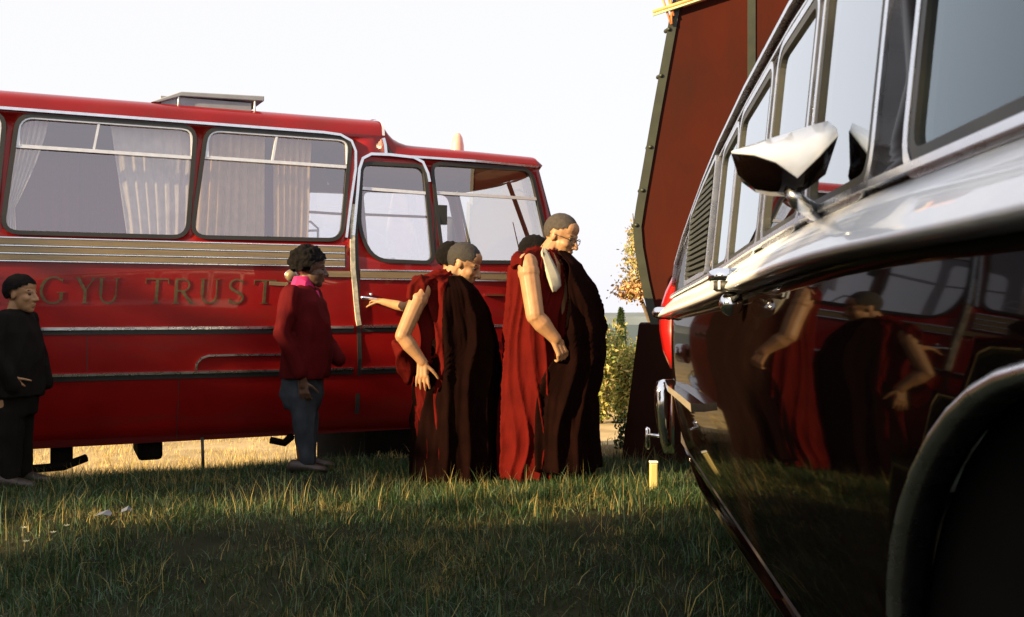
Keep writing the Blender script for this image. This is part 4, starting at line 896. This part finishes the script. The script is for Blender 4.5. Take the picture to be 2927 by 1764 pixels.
def hidden_person(xw, Y, vtop, label, seed, reach=None):
    m = Y/2395; g = gz(xw, Y); H = 1.25-(vtop-745)*m-g
    P = empty('person', (xw, Y, g)); tag(P, label, 'person')
    b_ = B(); sc = 1.0; T, rot = head_prims(b_, (.03, 0, H-.128), R(8), R(8), sc)
    b_.cap_((0, 0, H-.29), .055, (.015, 0, H-.20), .052)
    b_.loft([ring_el((0, 0, H-.30), .06, .11), ring_el((0, 0, H-.37), .10, .17), ring_el((0, 0, H-.60), .11, .16), ring_el((0, 0, H-.85), .11, .15)])
    for s in (-1, 1): b_.cap_((0, s*.09, H-.85), .085, (0, s*.09, .1), .05)
    if reach is not None:
        tgt = Vector(reach)-Vector((xw, Y, g)); sh = Vector((-.06, -.17, H-.36)); el = sh.lerp(tgt, .48)+Vector((0, -.03, -.09)); dr = (tgt-el).normalized(); wr = tgt-dr*.12
        arm(b_, sh, el, wr, (.045, .038, .027)); hand(b_, wr, dr, Vector((0, .3, -1)), 1., .7, .03, 1)
    mobj('body', remesh(b_, 'body', .0075, 3), 'skin', P); eyes(T, sc, P)
    hair_cap('hair', T, rot, sc, .014, 'hair', P, lambda q: q.z > .030+.45*(q.x-.02) if q.x > -.015 else q.z > -.05, .008, 45, seed=seed)
    b_ = B(); b_.loft([ring_el((0, 0, H-d), rx, ry, 26) for d, rx, ry in ((.27, .07, .09), (.31, .11, .17), (.40, .14, .20), (.7, .16, .20), (1.0, .19, .21), (H-.06, .21, .21), (H-.03, .19, .19))])
    me = remesh(b_, 'robe', .012, 2); fold(me, .018, (9, 9, 1.8), seed); mobj('robe', me, 'maroon2', P); feet(P, ((0, -.1, 0), (.02, .1, 0)))
hxw = Vector((-3.96*K, 7.7*K, 0))+Matrix.Rotation(R(24.49), 3, 'Z') @ Vector((S(2.97), -.06, Zb(1.33)))
hidden_person(-.47, 7.3, 586, 'dark haired person behind the stooping monk, reaching to the coach door handle', 3, hxw)
hidden_person(.135, 7.05, 570, 'person mostly hidden behind the tall monk, only dark hair showing', 8)

# ------------------------------------------------------------------ plants
def leaf_obj(name, pts, size, cols, parent, kind=None, updir=.3, aspect=.5, seed=0):
    rg = np.random.default_rng(seed); P_ = np.asarray(pts, np.float32); n_ = len(P_)
    d = rg.normal(size=(n_, 3)); d[:, 2] += updir; d /= np.linalg.norm(d, axis=1)[:, None]
    q = rg.normal(size=(n_, 3)); q -= d*(q*d).sum(1)[:, None]; q /= np.linalg.norm(q, axis=1)[:, None]
    s_ = size*(.6+.8*rg.random(n_))[:, None]
    v = np.stack([P_, P_+d*s_*.5+q*s_*aspect*.5, P_+d*s_, P_+d*s_*.5-q*s_*aspect*.5], 1).reshape(-1, 3)
    me = bpy.data.meshes.new(name); me.vertices.add(4*n_); me.vertices.foreach_set('co', v.astype(np.float32).ravel())
    me.loops.add(4*n_); me.loops.foreach_set('vertex_index', np.arange(4*n_, dtype=np.int32)); me.polygons.add(n_); me.polygons.foreach_set('loop_start', np.arange(0, 4*n_, 4, dtype=np.int32)); me.update()
    cols = np.asarray(cols); ci = cols[rg.integers(0, len(cols), n_)]*(.7+.6*rg.random((n_, 1))); ca = np.ones((n_, 4)); ca[:, :3] = ci
    at = me.color_attributes.new('Col', 'FLOAT_COLOR', 'POINT'); at.data.foreach_set('color', np.repeat(ca, 4, 0).astype(np.float32).ravel())
    me.materials.append(M['leaf']); o = bpy.data.objects.new(name, me); COL.objects.link(o); o.parent = parent
    if kind: o['kind'] = kind
    return o
def crown_pts(n_, fn, seed):
    rg = np.random.default_rng(seed); out = []
    while len(out) < n_:
        p = fn(rg)
        if p is not None: out.append(p)
    return out
# young cypress
cy = empty('cypress_tree', ((1494-1232)/2395*25, 25, gz(2, 25)-.02)); tag(cy, 'slim young dark green cypress in the gap beside the tall monk', 'tree')
B().tube([(0, 0, 0), (0, 0, .9), (0, 0, 1.5)], [.04, .03, .01], 8).build('trunk', 'bark', cy)
def cyf(rg):
    t = rg.random(); r = .19*math.sin(min(1, t*1.6+.25)*math.pi/2)*(1-t)**.45+.01; a = rg.random()*6.283; q = math.sqrt(rg.random())
    return (r*q*math.cos(a), r*q*math.sin(a), .12+1.72*t)
leaf_obj('crown', crown_pts(5000, cyf, 1), .06, [(.03, .055, .018), (.05, .08, .025), (.02, .04, .012)], cy, updir=1.6, aspect=.3)
# shrubs
def shrub(x, y, hgt, w, cols, label, seed, n_=4600, ls=.085, group=None):
    o = empty('shrub', (x, y, gz(x, y)-.02)); tag(o, label, 'shrub', group); rg0 = random.Random(seed)
    tips = [(rg0.uniform(-w, w)*.8, rg0.uniform(-w, w)*.6, hgt*rg0.uniform(.55, 1)) for _ in range(11)]
    st = B()
    for t in tips: st.tube([(t[0]*.1, t[1]*.1, 0), (t[0]*.6, t[1]*.6, t[2]*.5), t], [.012, .009, .004], 5)
    st.build('stems', 'bark', o)
    def fn(rg):
        t = tips[rg.integers(len(tips))]; k = .1+.9*rg.random()**.8; sp = .16*w/.5
        return (t[0]*k+rg.normal()*sp*.6, t[1]*k+rg.normal()*sp*.6, max(.03, t[2]*k+rg.normal()*.06))
    leaf_obj('foliage', crown_pts(n_, fn, seed), ls, cols, o, updir=.7, aspect=.4, seed=seed)
yg = [(.34, .33, .08), (.24, .28, .07), (.42, .35, .12), (.13, .18, .05), (.46, .37, .15)]
shrub(1.40, 15.8, 1.62, .38, yg, 'yellow green shrub behind the tall monk, left of the cypress', 21)
shrub(1.78, 16.2, 1.30, .42, yg, 'lower yellow green shrub in front of the cypress', 22)
shrub(2.15, 17, 1.25, .5, [(.10, .14, .05), (.16, .18, .06), (.22, .20, .08)], 'olive green shrub partly behind the lorry skirt', 23)
shrub(1.0, 8.0, .22, .22, [(.03, .06, .03), (.05, .08, .03)], 'low dark green weed at the edge of the path', 24, 900, .05)
shrub(1.0, 7.5, .20, .2, [(.03, .06, .03), (.05, .09, .04)], 'low dark weed beside the lorry skirt', 25, 700, .05)
# dry autumn sapling against the lorry
sp = empty('autumn_sapling', (1.10, 8.9, 0)); tag(sp, 'thin sapling with yellow and orange leaves beside the lorry edge', 'tree')
B().tube([(.35, .1, 0), (.22, 0, .9), (.05, 0, 1.35), (.02, 0, 1.7), (-.02, 0, 2.1)], [.03, .022, .016, .010, .004], 7).build('trunk', 'bark', sp)
def spf(rg):
    t = rg.random(); z = 1.36+.62*t; w = .09*(1-t)**.8+.02; return (.03-.04*t+rg.normal()*w*.8, rg.normal()*.06, z+rg.normal()*.02)
leaf_obj('crown', crown_pts(1300, spf, 5), .038, [(.48, .42, .20), (.50, .38, .20), (.34, .36, .16)], sp, updir=.2, aspect=.5)
def spg(rg): return (-.0+rg.normal()*.075, rg.normal()*.06, 1.38+rg.normal()*.035+abs(rg.normal())*.03)
leaf_obj('lower_leaves', crown_pts(900, spg, 6), .038, [(.62, .38, .18), (.60, .44, .22), (.55, .30, .14)], sp, updir=.0, aspect=.6)
# unseen trees added on the left, outside the frame, to shade the foreground
def tree(x, y, hgt, w, seed, label, nleaf=12000):
    o = empty('added_shade_tree', (x, y, 0)); tag(o, label, 'tree', 'unseen trees added for shade to the left'); rg0 = random.Random(seed)
    B().tube([(0, 0, -.1), (.1, .05, 1.0), (0, .1, hgt*.45), (.1, 0, hgt*.8)], [.22, .17, .11, .03], 9).build('trunk', 'bark', o)
    cl = [(rg0.uniform(-w, w)*.75, rg0.uniform(-w, w)*.75, rg0.uniform(.2, .9)*hgt, rg0.uniform(.5, .9)) for _ in range(34)]
    lb_ = B()
    for c in cl[:9]: lb_.tube([(0, 0, hgt*.3), (c[0]*.5, c[1]*.5, (c[2]+hgt*.3)*.5), c[:3]], [.06, .04, .015], 6)
    lb_.build('limbs', 'bark', o)
    def fn(rg):
        c = cl[rg.integers(len(cl))]; d = rg.normal(size=3); d /= np.linalg.norm(d); r_ = c[3]*rg.random()**.45
        return (c[0]+d[0]*r_, c[1]+d[1]*r_, c[2]+d[2]*r_*.9)
    leaf_obj('crown', crown_pts(12000, fn, seed), .28, [(.05, .08, .03), (.08, .11, .05), (.10, .13, .07)], o, updir=.2, aspect=.5, seed=seed)
ax = Vector((SUN_AZ[0]/h, SUN_AZ[1]/h, 0)); px = Vector((-ax.y, ax.x, 0))      # px: perpendicular, towards -y
if px.y > 0: px = -px
for i, (p, dist, hh, tw) in enumerate(((-7.8, 12.2, 6.0, 1.5), (-3.35, 13.8, 6.2, 1.4), (-1.5, 13.4, 6.3, 1.7), (.5, 14.0, 6.3, 1.7), (2.7, 13.6, 6.2, 1.7))):
    c = ax*dist+px*p; tree(c.x, c.y, hh, tw, 40+i, ('nearest', 'second', 'third', 'fourth', 'last')[i]+' tree of the unseen row added for shade on the left')

# ------------------------------------------------------------------ grass
def grass(name, label, n_, area, hgt, wid, cols, wts, lean=.7, seed=0, keep=None):
    rg = np.random.default_rng(seed); x = rg.uniform(area[0], area[1], n_*2); y = rg.uniform(area[2], area[3], n_*2)
    nz_ = np.array([noise.noise(Vector((a*1.1, c*1.1, seed)))+.5*noise.noise(Vector((a*3.7, c*3.7, seed+5))) for a, c in zip(x, y)])
    ok = (np.abs(x) < .56*y+1.2) & (rg.random(n_*2) < .55+.7*nz_+.1)
    if keep is not None: ok &= keep(x, y)
    x, y, nz_ = x[ok][:n_], y[ok][:n_], nz_[ok][:n_]; n_ = len(x)
    z = np.array([gz(a, c) for a, c in zip(x, y)])
    hh = hgt*(.45+.9*rg.random(n_)**1.5)*(1+.5*nz_); a = rg.random(n_)*6.283; ln = lean*rg.random(n_)**1.3*1.3
    w = wid*(.6+.7*rg.random(n_)); dx, dy = np.cos(a), np.sin(a); b2 = rg.random(n_)*6.283; sx_, sy_ = np.cos(b2), np.sin(b2)
    def pt(t, side):
        bend = hh*ln*t**1.8*1.1; zz = z-.01+hh*t*np.sqrt(np.clip(1-.55*(ln*t)**2, .12, 1)); ww = w*side*(1-t)**.7
        return np.stack([x+dx*bend+sx_*ww, y+dy*bend+sy_*ww, zz], 1)
    V = np.stack([pt(0, -1), pt(0, 1), pt(.4, 1), pt(.4, -1), pt(.75, .8), pt(.75, -.8), pt(1, 0)], 1).reshape(-1, 3).astype(np.float32)
    me = bpy.data.meshes.new(name); me.vertices.add(7*n_); me.vertices.foreach_set('co', V.ravel())
    base = (np.arange(n_)*7)[:, None]; li = np.concatenate([base+np.array([[0, 1, 2, 3, 3, 2, 4, 5, 5, 4, 6]])], 1).astype(np.int32).ravel()
    ls = ((np.arange(n_)*11)[:, None]+np.array([[0, 4, 8]])).astype(np.int32).ravel()
    me.loops.add(11*n_); me.loops.foreach_set('vertex_index', li); me.polygons.add(3*n_); me.polygons.foreach_set('loop_start', ls); me.update()
    cols = np.asarray(cols); pz = np.asarray(wts, float); idx = rg.choice(len(cols), n_, p=pz/pz.sum())
    if len(cols) > 5:
        pn = np.array([noise.noise(Vector((a*1.6, c*2.4, 31)))+.5*noise.noise(Vector((a*5, c*6, 37))) for a, c in zip(x, y)])
        dry = (pn > .30) & (rg.random(n_) < .40); idx = np.where(dry, rg.integers(4, 6, n_), idx); lush = (pn < -.25) & (rg.random(n_) < .5); idx = np.where(lush, rg.integers(2, 4, n_), idx)
    ci = cols[idx]*(.6+.8*rg.random((n_, 1))); ca = np.ones((n_, 4)); ca[:, :3] = ci
    at = me.color_attributes.new('Col', 'FLOAT_COLOR', 'POINT'); at.data.foreach_set('color', np.repeat(ca, 7, 0).astype(np.float32).ravel())
    me.materials.append(M['grass']); o = bpy.data.objects.new(name, me); COL.objects.link(o); tag(o, label, 'grass', kind='stuff'); return o
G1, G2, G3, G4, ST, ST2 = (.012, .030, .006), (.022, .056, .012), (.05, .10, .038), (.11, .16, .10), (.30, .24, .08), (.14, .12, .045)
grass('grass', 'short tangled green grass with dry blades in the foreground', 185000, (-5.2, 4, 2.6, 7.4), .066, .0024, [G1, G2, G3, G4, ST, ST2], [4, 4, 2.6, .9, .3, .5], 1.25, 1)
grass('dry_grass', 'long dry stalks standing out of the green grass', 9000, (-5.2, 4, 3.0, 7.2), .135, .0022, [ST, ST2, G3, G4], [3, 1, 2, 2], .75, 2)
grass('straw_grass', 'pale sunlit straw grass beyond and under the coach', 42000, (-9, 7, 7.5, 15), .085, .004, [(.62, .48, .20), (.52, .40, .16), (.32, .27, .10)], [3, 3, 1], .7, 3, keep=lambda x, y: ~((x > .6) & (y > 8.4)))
for i, (u, v, wh) in enumerate(((55, 1322, 'leftmost, nearest the youth'), (125, 1332, 'middle one of the row'), (158, 1318, 'rightmost, nearest the paper'), (60, 1350, 'lowest, in front of the others'))):
    zf = .09; Yf = (1.25-zf-.03)*2395/(v-745); xf = (u-1232)/2395*Yf
    f = empty('flower', (xf, Yf, gz(xf, Yf))); tag(f, 'small pale yellow flower in the grass, '+wh, 'flower', 'pale flowers in the grass at far left')
    B().tube([(0, 0, 0), (.005, 0, .09)], .0018, 5).build('stem', M['olive'], f)
    fb = B()
    for k in range(7):
        q = 2*math.pi*k/7; fb.add([(.005, 0, .09), (.005+.010*math.cos(q-.4), .010*math.sin(q-.4), .096), (.005+.018*math.cos(q), .018*math.sin(q), .100), (.005+.010*math.cos(q+.4), .010*math.sin(q+.4), .096)], [[0, 1, 2, 3]])
    fb.build('petals', 'petal', f)
for i, (u, v, lb_) in enumerate(((250, 1285, 'larger scrap of pale paper lying in the grass'), (305, 1275, 'smaller scrap of pale blue paper in the grass'))):
    Yf = 1.2*2395/(v+18-745); xf = (u-1232)/2395*Yf; s_ = .040-.012*i; zz = gz(xf, Yf)+.035
    pbm = B(); pbm.add([(-s_, -.02, 0), (0, -.025, .012), (s_, -.015, .002), (s_*.9, .02, .01), (.01, .03, .024), (-s_*.9, .02, .008), (-s_, -.02, -.002), (0, -.025, .010), (s_, -.015, .0), (s_*.9, .02, .008), (.01, .03, .022), (-s_*.9, .02, .006)], [[0, 1, 4, 5], [1, 2, 3, 4], [6, 11, 10, 7], [7, 10, 9, 8]])
    o = pbm.build('paper_scrap', 'paper', None, recalc=False); o.location = (xf, Yf, zz); o.rotation_euler = (0, 0, .4*i); tag(o, lb_, 'paper')
